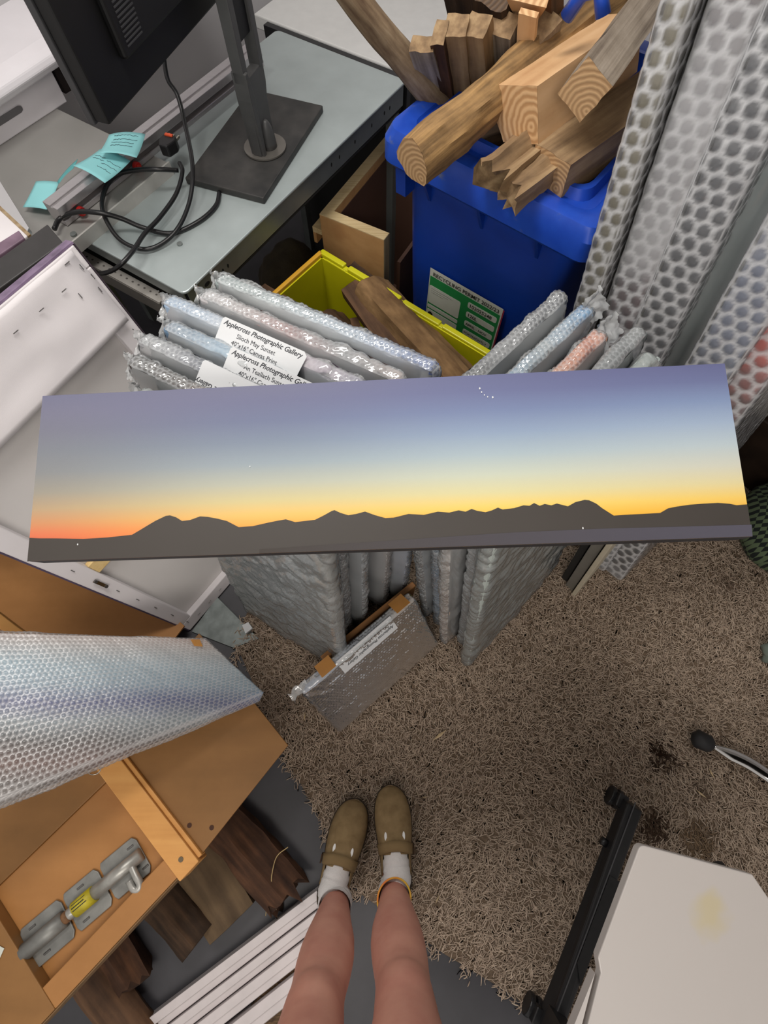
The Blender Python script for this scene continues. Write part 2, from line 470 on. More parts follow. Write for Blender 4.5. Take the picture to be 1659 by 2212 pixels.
PB = at(398, 636, .80)                         # front-left corner of the long shelf
a0, b0 = PB @ D1, PB @ D2
desk = thing('steel_desk', 'galvanised steel shelving used as a desk, holding the black monitor', 'desk', room(a0 + .5, b0 - .25, 0))
LB, WB = 1.02, 0.50
def rounded_rect(a, b, la, lb, r, z, n=5):
    P_ = []
    for ca, cb, st in ((a + la - r, b - r, 0), (a + r, b - r, 90), (a + r, b - lb + r, 180), (a + la - r, b - lb + r, 270)):
        for k in range(n + 1):
            t = math.radians(st + 90 * k / n)
            P_.append(room(ca + r * math.cos(t), cb + r * math.sin(t), z))
    return P_
MB().prism(rounded_rect(a0, b0, LB, WB, .018, .792), Z * .008).obj('shelf_top', m_galv, desk, bevel=.003)
lip = MB().box(room(a0 + .012, b0 - .004, .735), D1 * (LB - .024), -D2 * .003, Z * .058)
lp = lip.obj('front_lip', m_galv2, desk)
for k, (q, w_, h_) in enumerate([(.05, .012, .03), (.075, .02, .035), (.10, .012, .03), (.135, .007, .03), (.155, .007, .03), (.62, .007, .03), (.66, .007, .03), (.74, .007, .03), (.83, .007, .03), (.90, .007, .03), (.93, .007, .03)]):
    c = room(a0 + q, b0 - .0035, .735 + h_)
    MB().disc(c, D1 * w_ * .5, Z * .006, 10).obj('punched_hole', m_hole, lp)
MB().box(room(a0 + .004, b0 - .012, .76), -D2 * (WB - .024), D1 * .003, Z * .033).obj('end_lip', m_galv2, desk)
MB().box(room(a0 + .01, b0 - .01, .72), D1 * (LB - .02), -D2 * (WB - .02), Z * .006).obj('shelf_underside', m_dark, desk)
for q in (.02, LB - .04):
    for s in (.02, WB - .04):
        MB().box(room(a0 + q, b0 - s, 0), D1 * .03, -D2 * .03, Z * .72).obj('leg', m_galv2, desk)
rb = MB()
for q, s in ((.12, .12), (.85, .43), (.5, .43)):
    MB().tube([room(a0 + q, b0 - s, .8), room(a0 + q, b0 - s, .804)], .007, 12).obj('rivet', m_galv2, desk)
# lower second shelf seen in the gap under the desk
shelf2 = thing('rear_shelf', 'pale galvanised shelf behind the desk with a turned up white edge', 'shelf', room(a0 + .2, b0 - .8, 0))
PA = at(250, 446, .83); bA = PA @ D2
aR = at(366, 352, .83) @ D1
MB().box(room(-.55, bA, .818), D1 * (aR + .55), -D2 * .52, Z * .012).obj('shelf_top', mat('galvanised_pale', (168, 166, 162), 0.4, 0.35, var=0.05, scale=9), shelf2, bevel=.002)
MB().box(room(-.55, bA, .800), D1 * (aR + .55), D2 * .005, Z * .034).obj('turned_edge', mat('turned_edge_paint', (205, 203, 198), 0.35, 0.2), shelf2)
for q in (-.5, aR - .05):
    MB().box(room(q, bA - .5, 0), D1 * .03, D2 * .03, Z * .818).obj('leg', m_galv2, shelf2)
pr_ = at(160, 508, .83)
MB().tube([pr_, pr_ + Z * .005], .008, 12).obj('rivet', m_galv2, shelf2)

# perforated angle strip that runs down in the gap left of the desk
q0 = at(160, 541, .74); q1 = at(352, 646, .74)
strip = thing('slotted_angle', 'pale slotted steel angle strip in the dark gap beside the desk', 'metal strip', (q0 + q1) / 2 * V(1, 1, 0))
dq = unit(q1 - q0); nq = V(-dq[1], dq[0], 0)
MB().box(q0 - nq * .014 - Z * .004, q1 - q0, nq * .028, Z * .004).obj('flange', mat('angle_paint', (176, 172, 166), .45, .3), strip)
MB().box(q0 - nq * .014 - Z * .739, (q1 - q0) * .04, nq * .028, Z * .735).obj('post', m_galv2, strip)
MB().box(q0 - nq * .016 - Z * .044, q1 - q0, nq * .003, Z * .04).obj('web', mat('angle_paint2', (120, 116, 110), .5, .3), strip)
for k in range(14):
    p = q0 + (q1 - q0) * (.08 + .065 * k) + nq * .002 + Z * .0006
    MB().disc(p, dq * .0035, nq * .0028, 8).obj('slot', mat('slot_shade', (84, 80, 76), .8), strip)

# white worktop beyond the far end of the desk
tag(MB().box(room(a0 + LB + .03, b0 - .62, .76), D1 * .62, D2 * .60, Z * .04).obj('white_worktop', mat('white_laminate', (214, 214, 212), .4, var=.03), bevel=.004), 'white worktop beyond the far end of the steel desk', 'worktop')
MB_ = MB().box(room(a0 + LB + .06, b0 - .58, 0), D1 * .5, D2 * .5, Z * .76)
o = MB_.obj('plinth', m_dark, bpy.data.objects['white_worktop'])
tag(MB().box(room(a0 + LB + .004, b0 - .56, .70), D1 * .022, D2 * .56, Z * .095).obj('edge_strip', m_blackp), 'black rubber edge strip between the steel desk and the white worktop', 'strip')

# dark shadowed pillow of sacking under the desk
def lump(name, c, rad, m, label, cat, seed=0, amp=.15, flat=0.0, group=None):
    bm = bmesh.new(); bmesh.ops.create_icosphere(bm, subdivisions=4, radius=1.0)
    for v in bm.verts:
        n_ = noise.noise(v.co * 1.6 + Vector((seed, 0, 0))) + .5 * noise.noise(v.co * 4 + Vector((0, seed, 0)))
        v.co = v.co * (1 + amp * n_)
        v.co = Vector((v.co.x * rad[0], v.co.y * rad[1], max(v.co.z, -1 + flat) * rad[2]))
    me = bpy.data.meshes.new(name); bm.to_mesh(me); bm.free(); me.materials.append(m)
    me.polygons.foreach_set('use_smooth', [True] * len(me.polygons))
    o = bpy.data.objects.new(name, me); col.objects.link(o)
    zmin = min(v.co.z for v in me.vertices)
    for v in me.vertices: v.co.z -= zmin
    o.location = tuple(c); return tag(o, label, cat, group)
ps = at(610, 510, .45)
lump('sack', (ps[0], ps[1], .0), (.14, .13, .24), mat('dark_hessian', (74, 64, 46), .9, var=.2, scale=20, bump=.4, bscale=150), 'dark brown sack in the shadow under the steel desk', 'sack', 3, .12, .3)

# ---------------------------------------------------------------- aluminium rail with red knobs
rl = at(92, 437, .875); ra_ = rl @ D1; rb_ = rl @ D2
rail = thing('aluminium_rail', 'long silver aluminium extrusion lying on the desk behind the monitor', 'rail', room(ra_ + .4, rb_, .83))
m_alu = mat('brushed_aluminium', (196, 192, 194), .3, .75, var=.04, scale=3, stretch=(1, 40, 40))
m_alu2 = mat('aluminium_groove', (118, 112, 112), .4, .7)
sec = [(0, 0), (.052, 0), (.052, .012), (.046, .012), (.046, .026), (.052, .026), (.052, .045), (.034, .045), (.034, .041), (.026, .041), (.026, .045), (0, .045)]
def rsec(a): return [room(a, rb_ + b, .832 + z) for b, z in sec]
MB().loft([rsec(ra_), rsec(ra_ + .80)]).obj('extrusion', m_alu, rail, bevel=.001)
MB().box(room(ra_, rb_ + .0462, .8445), D1 * .80, D2 * .001, Z * .013).obj('groove', m_alu2, rail)
for u, v in ((178, 455), (297, 356)):
    p = at(u, v, .85); aa = p @ D1
    c = room(aa, rb_ + .053, .8445)
    k = MB().tube([c, c + D2 * .012], .011, 14).obj('knob', mat('red_plastic', (168, 26, 22), .3), rail, bevel=.002)
    MB().tube([c + D2 * .012, c + D2 * .017], .006, 12).obj('boss', mat('red_plastic_2', (190, 50, 40), .3), k)

# ---------------------------------------------------------------- sticky notes
m_note = mat('pale_blue_paper', (150, 220, 224), .7, var=.03, scale=10)
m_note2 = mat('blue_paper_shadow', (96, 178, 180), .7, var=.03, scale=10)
m_ink = mat('pencil_ink', (70, 96, 104), .8, var=0)
def note(px, zs, label, lines=(), curl=.01, m=m_note):
    c = [at(u, v, z) for (u, v), z in zip(px, zs)]
    n = 8; V_ = []; F_ = []
    for i in range(n + 1):
        for j in range(n + 1):
            s, t = i / n, j / n
            p = (c[0] * (1 - s) + c[1] * s) * (1 - t) + (c[3] * (1 - s) + c[2] * s) * t
            V_.append(p + Z * curl * math.sin(math.pi * s) * .6 + Z * curl * t * t)
    for i in range(n):
        for j in range(n):
            F_.append((i * (n + 1) + j, (i + 1) * (n + 1) + j, (i + 1) * (n + 1) + j + 1, i * (n + 1) + j + 1))
    o = obj('sticky_note', V_, F_, m, None, True)
    so = o.modifiers.new('thickness', 'SOLIDIFY'); so.thickness = .0006
    tag(o, label, 'sticky note', 'pale blue sticky notes on the aluminium rail')
    for (s0, s1, t) in lines:
        mb = MB(); k = max(4, int((s1 - s0) * 26)); pts = []
        for i in range(k + 1):
            s = s0 + (s1 - s0) * i / k; tt = t + random.uniform(-.022, .022)
            p = (c[0] * (1 - s) + c[1] * s) * (1 - tt) + (c[3] * (1 - s) + c[2] * s) * tt
            pts.append(p + Z * curl * math.sin(math.pi * s) * .6 + Z * curl * tt * tt + Z * .0012)
        mb.tube(pts, .0006, 4); mb.obj('handwriting', m_ink, o)
note([(236, 291), (314, 290), (299, 350), (217, 340)], [.9, .9, .9, .9], 'uppermost pale blue sticky note with three lines of handwriting', [(.2, .85, .15), (.22, .86, .32), (.2, .8, .46), (.22, .8, .6)])
note([(217, 322), (282, 348), (231, 404), (163, 367)], [.885, .885, .89, .89], 'pale blue sticky note hanging over the rail with slanting handwriting', [(.1, .45, .3), (.12, .5, .42), (.55, .95, .35), (.5, .95, .5), (.5, .9, .65)])
note([(78, 392), (128, 394), (103, 456), (52, 451)], [.845, .85, .845, .84], 'plain pale blue sticky note lying flat beside the end of the rail', [], .004)
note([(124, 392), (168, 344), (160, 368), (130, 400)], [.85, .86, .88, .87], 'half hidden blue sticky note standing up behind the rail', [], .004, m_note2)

# ---------------------------------------------------------------- monitor seen from behind
mon = thing('monitor', 'black widescreen monitor seen from behind on a dusty square stand', 'monitor', at(572, 322, .80) )
m_mon = mat('monitor_black', (9, 9, 10), .5, var=.1, scale=40)
m_mon2 = mat('monitor_grey', (60, 60, 62), .45, var=.08, scale=40)
m_stand = mat('stand_grey', (72, 72, 72), .45, var=.08, scale=30)
m_base = mat('dusty_black_base', (38, 38, 38), .55, var=.3, c2=(62, 60, 58), scale=18)
c1, c2, c3 = at(404, 398, .80), at(572, 442, .80), at(699, 242, .80)
c4 = c1 + c3 - c2
cc = (c1 + c3) / 2
MB().prism([c1, c2, c3, c4], Z * .018).obj('base', m_base, mon, bevel=.003)
nk = at(573, 318, .82)
MB().tube([nk, nk + Z * .004], .058, 40).obj('turntable', mat('stand_disc', (128, 124, 118), .35, .6), mon)
BD1 = unit(c3 - c2); BD2 = unit(c2 - c1)
e1 = BD1; e2 = BD2                      # e1 along the screen, e2 towards the viewer
def mp(x, y, z): return nk + e1 * x + e2 * y + Z * z
# neck: two side rails and a lower web, with the open cable window
def slab(poly2, y0, y1, name, m, par=mon, bev=.002):
    return MB().prism([mp(x, y0, z) for x, z in poly2], e2 * (y1 - y0)).obj(name, m, par, bevel=bev)
slab([(-.042, .0), (-.030, .0), (-.03, .14), (-.040, .20), (-.052, .20), (-.052, .14)], -.02, .02, 'neck_side', m_stand)
slab([(-.046, .004), (.040, .004), (.040, .10), (.050, .14), (.050, .18), (-.05, .18), (-.05, .12)], -.012, .012, 'neck_web', m_stand)
slab([(-.052, .175), (-.030, .175), (-.030, .62), (-.052, .62)], -.016, .014, 'neck_side', m_stand)
slab([(.030, .175), (.050, .175), (.050, .62), (.030, .62)], -.016, .014, 'neck_side', m_stand)
slab([(-.030, .245), (.030, .245), (.030, .62), (-.030, .62)], -.012, .006, 'neck_column', m_mon)
rg = []
for k in range(9):
    t = k / 8 * math.pi / 2
    rg.append([mp(.002 + .022 * math.cos(t) * math.cos(a), .014 + .020 * math.cos(t) * math.sin(a), .003 + .07 * math.sin(t)) for a in np.linspace(0, 2 * math.pi, 17)[:-1]])
MB().loft(rg[:-1]).obj('neck_foot', m_stand, mon, True)
# panel
pc = nk - e2 * .055
nrm_ = -e2
pl = onplane(238, 272, pc, nrm_)           # lower corner of the panel back
zb = pl[2]; xl = (pl - nk) @ e1
tilt = .05
def pan(x, y, z): return mp(x, -.055 + y - (z - (zb - nk[2])) * tilt, z)
z0_ = zb - nk[2]; XL, XR, ZT = xl, xl + .62, z0_ + .37
slabp = lambda x0, x1, za, zb_, ya, yb: [pan(x0, ya, za), pan(x1, ya, za), pan(x1, yb, za), pan(x0, yb, za), pan(x0, ya, zb_), pan(x1, ya, zb_), pan(x1, yb, zb_), pan(x0, yb, zb_)]
MB().hexa(slabp(XL, XR, z0_, ZT, -.035, -.002)).obj('back_cover', m_mon, mon, bevel=.004)
MB().hexa(slabp(XL - .004, XR + .004, z0_ - .004, ZT + .004, -.05, -.034)).obj('screen_bezel', m_mon2, mon, bevel=.002)
MB().hexa(slabp(XL + .1, XR - .1, z0_ + .06, ZT - .05, -.004, .014)).obj('rear_hump', m_mon, mon, bevel=.006)
for k in range(26):
    MB().hexa(slabp(XL + .115 + .0006 * k, XL + .168 + .0006 * k, z0_ + .075 + .0068 * k, z0_ + .0775 + .0068 * k, .0135, .0155)).obj('vent_slat', m_mon2, mon)

# ---------------------------------------------------------------- cables and plug
m_cable = mat('black_cable', (22, 22, 24), .35, var=.05)
zc = .806
def cable(pts, r, lab, name='power_cable'):
    P_ = [at(u, v, z) for u, v, z in pts]
    return tag(MB().tube(smooth_path(P_, 8), r, 8).obj(name, m_cable, None, True), lab, 'cable')
cable([(352, 110, 1.0), (362, 170, .95), (383, 205, .92), (400, 270, .88), (416, 360, .86), (408, 440, .83), (375, 505, .815), (320, 538, .81), (262, 520, .822), (226, 468, .845), (222, 425, .848), (245, 382, .85), (290, 368, .86), (340, 366, .865), (385, 368, .85)], .0055, 'black cable hanging from the monitor and looping over the desk')
cable([(388, 352, .85), (394, 372, .845), (380, 420, .83), (345, 470, .825), (312, 505, .83), (285, 545, .845), (250, 580, .83), (215, 590, .74), (180, 575, .70)], .0055, 'black plug lead running down off the near desk edge')
cable([(474, 415, .806), (466, 445, .806), (430, 478, .806), (370, 504, .806), (310, 492, .815), (262, 472, .84), (215, 460, .86), (165, 458, .86), (130, 472, .85), (117, 495, .85)], .0058, 'black lead arching from the monitor base over to the black tray')
pp = at(372, 322, .842)
plug = thing('mains_plug', 'black three pin mains plug with an orange fuse tab lying on the desk', 'plug', at(372, 335, .80))
px_ = unit(at(398, 335, .81) - at(345, 322, .81)); py_ = unit(V(-px_[1], px_[0], 0))
MB().prism([pp + px_ * x + py_ * y + Z * 0 for x, y in ((-.022, -.01), (-.018, .012), (.018, .012), (.024, -.006), (.014, -.034), (-.010, -.034))], Z * .03).obj('body', m_blackp, plug, bevel=.004)
MB().prism([pp + px_ * x + py_ * y + Z * .030 for x, y in ((-.012, .004), (-.012, .012), (.01, .012), (.01, .004))], Z * .003).obj('fuse_tab', mat('orange_tab', (236, 92, 50), .5), plug)
for x in (-.014, .0, .014):
    MB().box(pp + px_ * (x - .002) + py_ * .012 + Z * .016, px_ * .004, py_ * .016, Z * .006).obj('pin', mat('brass_pin', (190, 186, 170), .3, .8), plug)

# ---------------------------------------------------------------- window ledge and white box at the far left
m_white = mat('white_lacquer', (224, 220, 224), .4, var=.03, scale=9)
l0, l1 = at(0, 172, .98), at(122, 92, .98)
ld = unit(l1 - l0); ln_ = V(-ld[1], ld[0], 0)
sect = [(.0, -.03), (.010, -.048), (.03, -.055), (.26, -.055), (.26, 0), (.05, 0), (.02, -.005), (.005, -.015)]
ledge = MB().loft([[l0 + ld * s + ln_ * a + Z * b for a, b in sect] for s in (-.7, .9)]).obj('trim_1', m_white, None, bevel=.004)
struct(ledge)
w0, w1 = at(0, 205, .83), at(146, 222, .83)
bx = thing('white_box', 'white flat box with a slotted hand hole behind the rear shelf', 'box', at(60, 260, .83))
k0, k1 = at(-60, 355, .83), at(146, 220, .83)
kd = unit(k1 - k0); kn = V(-kd[1], kd[0], 0)
HB = .12
MB().box(k0 - kd * .3, k1 - k0 + kd * .3, kn * .22, Z * .11).obj('body', m_white, bx, bevel=.003)
sp0 = k0 + (k1 - k0) * .30 - kn * .001 + Z * .045
MB().prism([sp0 + kd * x + Z * y for x, y in [(-.4, -.008), (.095, -.008), (.102, -.005), (.104, 0), (.102, .005), (.095, .008), (-.4, .008)]], -kn * .0015).obj('hand_hole', mat('slot_grey', (104, 102, 104), .6), bx)
tag(MB().box(k1 + kd * .02 + kn * .03, kd * .22, kn * .3, Z * .06).obj('gap_shade_block', mat('gap_shade_brown', (40, 30, 28), .7), bevel=.003), 'dark brown block standing in for the shaded gap between the white box and the monitor', 'box')  # dark block gives the gap its shade by colour

# ================================================================== BLUE WHEELIE BIN
def blue_mat():
    m, N, L, P = nt('blue_hdpe')
    tc = N.new('ShaderNodeTexCoord'); no = N.new('ShaderNodeTexNoise'); no.inputs['Scale'].default_value = 11; no.inputs['Detail'].default_value = 9; no.inputs['Roughness'].default_value = .68
    L.new(tc.outputs['Object'], no.inputs['Vector'])
    rp = N.new('ShaderNodeValToRGB'); e = rp.color_ramp.elements
    e[0].position = .30; e[0].color = lin((20, 62, 168)); e[1].position = .74; e[1].color = lin((132, 128, 128))
    k = e.new(.60); k.color = lin((30, 76, 184)); k = e.new(.66); k.color = lin((84, 98, 146))
    L.new(no.outputs[0], rp.inputs[0]); L.new(rp.outputs[0], P.inputs['Base Color'])
    P.inputs['Roughness'].default_value = .36
    return m
m_blue = blue_mat()
m_blue2 = mat('blue_hdpe_body', (10, 58, 158), .42, var=.08, scale=10, bump=.04, bscale=120)
m_dirt = mat('dry_dirt', (150, 138, 120), .95, var=.2, scale=50)
RZ = 1.00
BE1 = dirv(-38.3); BE2 = dirv(51.7)
B0 = at(818, 268, RZ)
BWD, BDP = .578, .70
def bp(x, y, z): return B0 + BE1 * x + BE2 * y + Z * (z - RZ)
bin_ = thing('wheelie_bin', 'blue plastic wheelie bin heaped with split firewood', 'bin', bp(.3, .35, 0) )
def rr_ring(x0, x1, y0, y1, r, z, n=4):
    out = []
    for cx_, cy_, st in ((x1 - r, y1 - r, 0), (x0 + r, y1 - r, 90), (x0 + r, y0 + r, 180), (x1 - r, y0 + r, 270)):
        for k in range(n + 1):
            t = math.radians(st + 90 * k / n); out.append(bp(cx_ + r * math.cos(t), cy_ + r * math.sin(t), z))
    return out
def R_(i, z, r=.035): return rr_ring(i, BWD - i, i, BDP - i, r, z)
# rim: skirt, flat shoulder, groove and raised inner lip
MB().loft([R_(.008, RZ - .085), R_(0, RZ - .075), R_(0, RZ - .03), R_(.012, RZ - .004), R_(.03, RZ), R_(.052, RZ - .006), R_(.056, RZ - .012), R_(.075, RZ - .012), R_(.082, RZ + .008), R_(.094, RZ + .008), R_(.10, RZ - .03), R_(.10, RZ - .10)], cap=False).obj('rim', m_blue, bin_, True).data.set_sharp_from_angle(angle=math.radians(28))
body = MB().loft([R_(.05, RZ - .06), R_(.05, RZ - .14), R_(.062, .55), R_(.085, .10), R_(.10, .04)], cap=True).obj('body', m_blue2, bin_, True)
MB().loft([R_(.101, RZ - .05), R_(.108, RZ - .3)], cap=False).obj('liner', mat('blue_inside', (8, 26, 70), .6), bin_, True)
for q in (.12, .28, .44):     # gussets under the rim
    MB().prism([bp(q, .05, RZ - .085), bp(q, .012, RZ - .085), bp(q, .05, RZ - .16)], BE1 * .008).obj('gusset', m_blue2, bin_)
MB().prism([bp(.045, .05, RZ - .085), bp(.045, .008, RZ - .085), bp(.045, .012, RZ - .15), bp(.045, .05, RZ - .15)], BE1 * .03).obj('gusset', m_blue2, bin_)
for q in (.06, .485):
    MB().tube([bp(q - .03, .64, .10), bp(q + .03, .64, .10)], .10, 24).obj('wheel', m_blackp, bin_, bevel=.01)
# lid folded open behind the bin
MB().loft([[bp(x, y, z) for x, z in ((.03, .35), (.51, .35), (.51, .90), (.45, .94), (.10, .94), (.03, .90))] for y in (.76, .80)]).obj('lid', m_blue, bin_, bevel=.01)
lh = at(1262, 18, 1.22)
MB().tube([lh + BE1 * -.03 + Z * -.02, lh + BE1 * -.01 + Z * .02, lh + BE1 * .02 + Z * .03, lh + BE1 * .04 + Z * .0], .014, 12).obj('lid_handle', m_blue, bin_, True)
# recycling permit sticker
FN = -BE2
def bf(u, v): return onplane(u, v, bp(.3, .0565, .6), unit(-BE2 + Z * .0))
s00, s10 = bf(933, 575), bf(1088, 684)
sx = unit((s10 - s00) * V(1, 1, 0)); SW = .252
S0 = V(*s00); 
sy = -Z
SO = -BE2 * .006
pst = thing('permit_sticker', 'green and white RECYCLING PERMIT sticker on the side of the blue bin', 'sticker', S0 + SO + sx * SW / 2 + sy * .19)
m_pg = mat('permit_green', (36, 136, 72), .5, var=.03); m_pw = mat('permit_white', (206, 208, 198), .5, var=.03); m_pk = mat('permit_black', (20, 22, 20), .6, var=0)
m_pr = mat('permit_red', (160, 44, 70), .6)
dz = (s10[2] - s00[2]) / SW
SX = sx            # horizontal direction of the sticker
def sp_(x, y, o=0.0): return S0 + sx * x + sy * y + SO - BE2 * o
def srect(x0, x1, y0, y1, o, name, m, rad=0.0):
    if rad:
        pts = []
        for cx_, cy_, st in ((x1 - rad, y1 - rad, 0), (x0 + rad, y1 - rad, 90), (x0 + rad, y0 + rad, 180), (x1 - rad, y0 + rad, 270)):
            for k in range(5):
                t = math.radians(st + 90 * k / 4); pts.append(sp_(cx_ + rad * math.cos(t), cy_ + rad * math.sin(t), o))
    else: pts = [sp_(x0, y0, o), sp_(x1, y0, o), sp_(x1, y1, o), sp_(x0, y1, o)]
    return MB().prism(pts, BE2 * .0006).obj(name, m, pst)
H_ = .19
srect(.004, SW + .004, .004, H_, .0004, 'old_sticker', m_pr)
srect(0, SW, 0, H_, .001, 'paper', m_pw)
srect(.003, SW - .004, .026, H_ - .003, .0018, 'green_field', m_pg)
srect(.004, .118, .058, .125, .0026, 'address_panel', m_pw, .006)
srect(.004, .118, .132, .146, .0026, 'text_panel', m_pw, .004)
srect(.004, .118, .152, H_ - .006, .0026, 'logo_panel', m_pw, .003)
for k in range(4):
    y = .040 + .036 * k
    srect(.142, SW - .010, y, y + .021, .0026, 'field_panel', m_pw, .006)
text('RECYCLING PERMIT 2022/23', sp_(.012, .021, .0028), SX, -sy, .0185, m_pk, pst, bold=.012)
text('102025248', sp_(.147, .0565, .0034), SX, -sy, .0175, m_pk, pst, bold=.012)
text('120L', sp_(.147, .0925, .0034), SX, -sy, .0175, m_pk, pst, bold=.012)
text('APRIL - NOV', sp_(.147, .1275, .0034), SX, -sy, .0135, m_pk, pst, bold=.008)
text('FORTNIGHTLY', sp_(.147, .1635, .0034), SX, -sy, .0125, m_pk, pst)
for k in range(3):
    srect(.012, .09 - .016 * k, .066 + .007 * k, .0675 + .007 * k, .0031, 'small_print', mat('small_print', (150, 152, 146), .6))
MB().disc(sp_(.018, .168, .0032), sx * .009, sy * .009, 16).obj('logo_mark', m_pk, pst)

# ================================================================== FIREWOOD
W = dict(
    oak=wood('weathered_oak', (172, 146, 110), (98, 78, 58), (140, 114, 84), 4, 55, .75, .5),
    grey=wood('grey_weathered_wood', (168, 156, 142), (96, 84, 74), (138, 126, 112), 3, 90, .8, .6),
    pale=wood('pale_sawn_wood', (222, 184, 142), (190, 146, 104), (210, 170, 126), 2.5, 26, .6, .12),
    gold=wood('golden_split_wood', (184, 146, 96), (82, 64, 44), (140, 110, 73), 4, 75, .75, .9),
    dark=wood('dark_bark', (84, 62, 44), (30, 21, 15), (56, 41, 29), 5, 50, .85, .8),
    bark=wood('tan_bark', (150, 118, 80), (84, 60, 38), (122, 94, 62), 12, 40, .85, .8),
    brown=wood('brown_plank', (112, 82, 58), (54, 38, 27), (86, 62, 44), 3, 45, .75, .4),
    red=wood('red_bark', (100, 68, 47), (42, 27, 20), (70, 47, 33), 6, 50, .85, .8),
    branch=wood('lichen_branch', (170, 152, 126), (92, 72, 56), (136, 116, 92), 9, 70, .8, .6))
EG = dict(
    pale=wood('pale_end_grain', (222, 182, 136), (190, 146, 102), None, rings=True, ringscale=24, dist=3, bump=.1),
    tan=wood('tan_end_grain', (200, 164, 122), (172, 136, 98), None, rings=True, ringscale=34, dist=2, bump=.15),
    dark=wood('dark_end_grain', (96, 76, 58), (74, 57, 43), None, rings=True, ringscale=30, dist=3, bump=.3))

def log(name, label, p0, p1, sec, m, mend, roll=0, rough=.004, seed=0, group='firewood in the blue bin', taper=1.0, cat='firewood', ragged=0.0, bend=0.0, ends=(1, 1)):
    """piece of wood along p0-p1 with cross-section polygon sec (metres); local X runs along the grain"""
    p0, p1 = np.asarray(p0, float), np.asarray(p1, float)
    L_ = np.linalg.norm(p1 - p0); x = (p1 - p0) / L_
    y = np.cross(Z, x)
    if np.linalg.norm(y) < .05: y = V(1, 0, 0) - x * x[0]
    y = unit(y); z = np.cross(x, y)
    cr, sr = math.cos(math.radians(roll)), math.sin(math.radians(roll))
    y, z = y * cr + z * sr, z * cr - y * sr
    # subdivide the section edges
    pts = []
    n = len(sec)
    for i in range(n):
        a, b = np.array(sec[i]), np.array(sec[(i + 1) % n]); k = max(1, int(np.linalg.norm(b - a) / .012))
        for j in range(k): pts.append(a + (b - a) * j / k)
    pts = np.array(pts); ns = max(6, int(L_ / .02)); rings = []
    for i in range(ns + 1):
        s = i / ns; sc_ = 1 + (taper - 1) * s; ring = []
        for q in pts:
            pv = Vector((s * L_ * 9, q[0] * 45, q[1] * 45 + seed * 7.7))
            d = noise.noise(pv) + .5 * noise.noise(pv * 2.3)
            r_ = np.linalg.norm(q) + 1e-6
            g = q * (sc_ + rough * d / r_)
            xx = s * L_
            if ragged and i in (0, ns):
                xx += (1 if i else -1) * ragged * (noise.noise(Vector((q[0] * 70, q[1] * 70, seed))) )
            ring.append((xx, g[0] + bend * math.sin(math.pi * s), g[1]))
        rings.append(ring)
    mb = MB(); mb.loft([[np.array(p) for p in r] for r in rings], cap=bool(ragged))
    me = bpy.data.meshes.new(name); me.from_pydata([list(p) for p in mb.v], [], mb.f); me.materials.append(m)
    me.polygons.foreach_set('use_smooth', [True] * len(me.polygons)); me.update()
    o = bpy.data.objects.new(name, me); col.objects.link(o)
    M = Matrix(((x[0], y[0], z[0], p0[0]), (x[1], y[1], z[1], p0[1]), (x[2], y[2], z[2], p0[2]), (0, 0, 0, 1)))
    o.matrix_world = M
    me.set_sharp_from_angle(angle=math.radians(40))
    tag(o, label, cat, group)
    if not ragged:
        for ring, xo, on in ((rings[0], -.0004, ends[0]), (rings[-1], .0004, ends[1])):
            r = [(p[0] + xo, p[1], p[2]) for p in ring]
            me2 = bpy.data.meshes.new('cut_end'); me2.from_pydata(r, [], [tuple(range(len(r)))] if xo > 0 else [tuple(range(len(r)))[::-1]])
            me2.materials.append(mend); e = bpy.data.objects.new('cut_end', me2); col.objects.link(e); e.parent = o
    return o
def circ(r, n=12, sq=1.0, wob=.0, seed=0):
    rr = random.Random(seed)
    return [(r * math.cos(2 * math.pi * k / n) * (1 + rr.uniform(-wob, wob)), sq * r * math.sin(2 * math.pi * k / n) * (1 + rr.uniform(-wob, wob))) for k in range(n)]
def rect(w_, h_): return [(-w_ / 2, -h_ / 2), (w_ / 2, -h_ / 2), (w_ / 2, h_ / 2), (-w_ / 2, h_ / 2)]

log('firewood_branch', 'round grey lichen covered branch leaning out of the bin to the left', at(955, 235, .96), at(720, -60, 1.24), circ(.032, 14), W['branch'], EG['dark'], seed=1, rough=.003, taper=.82)
log('firewood_log', 'long golden split log laid across the bin with its sawn end forward', at(892, 348, 1.055), at(1390, -60, 1.14), [(-.040, -.03), (-.02, -.04), (.01, -.042), (.038, -.028), (.044, .0), (.036, .03), (.012, .044), (-.02, .034), (-.042, .008)], W['gold'], EG['tan'], roll=15, rough=.009, seed=2)
log('firewood_block', 'grey weathered beam with a clean square sawn end pointing forward', at(1262, 195, 1.17), at(1470, -90, 1.17), rect(.066, .078), W['grey'], EG['tan'], roll=28, rough=.003, seed=3)
log('firewood_wedge', 'pale freshly sawn wedge with swirling grain under the grey beam', at(1122, 250, 1.085), at(1340, 95, 1.10), [(-.045, -.05), (.05, -.05), (.075, .02), (.06, .052), (-.05, .05)], W['pale'], EG['pale'], roll=-22, rough=.002, seed=4)
log('firewood_block', 'tan square beam with curved growth rings on its end, below the others', at(1185, 372, 1.02), at(1420, 205, 1.05), [(-.05, -.042), (.045, -.046), (.052, .032), (-.045, .045)], W['oak'], EG['tan'], roll=4, rough=.003, seed=5)
log('firewood_splinter', 'ragged dark broken piece poking out below the pale wedge', at(1068, 385, 1.03), at(1195, 285, 1.03), [(-.04, -.03), (.035, -.035), (.045, .015), (.012, .034), (-.008, .014), (-.035, .024)], W['oak'], EG['dark'], seed=6, ragged=.05, rough=.012)
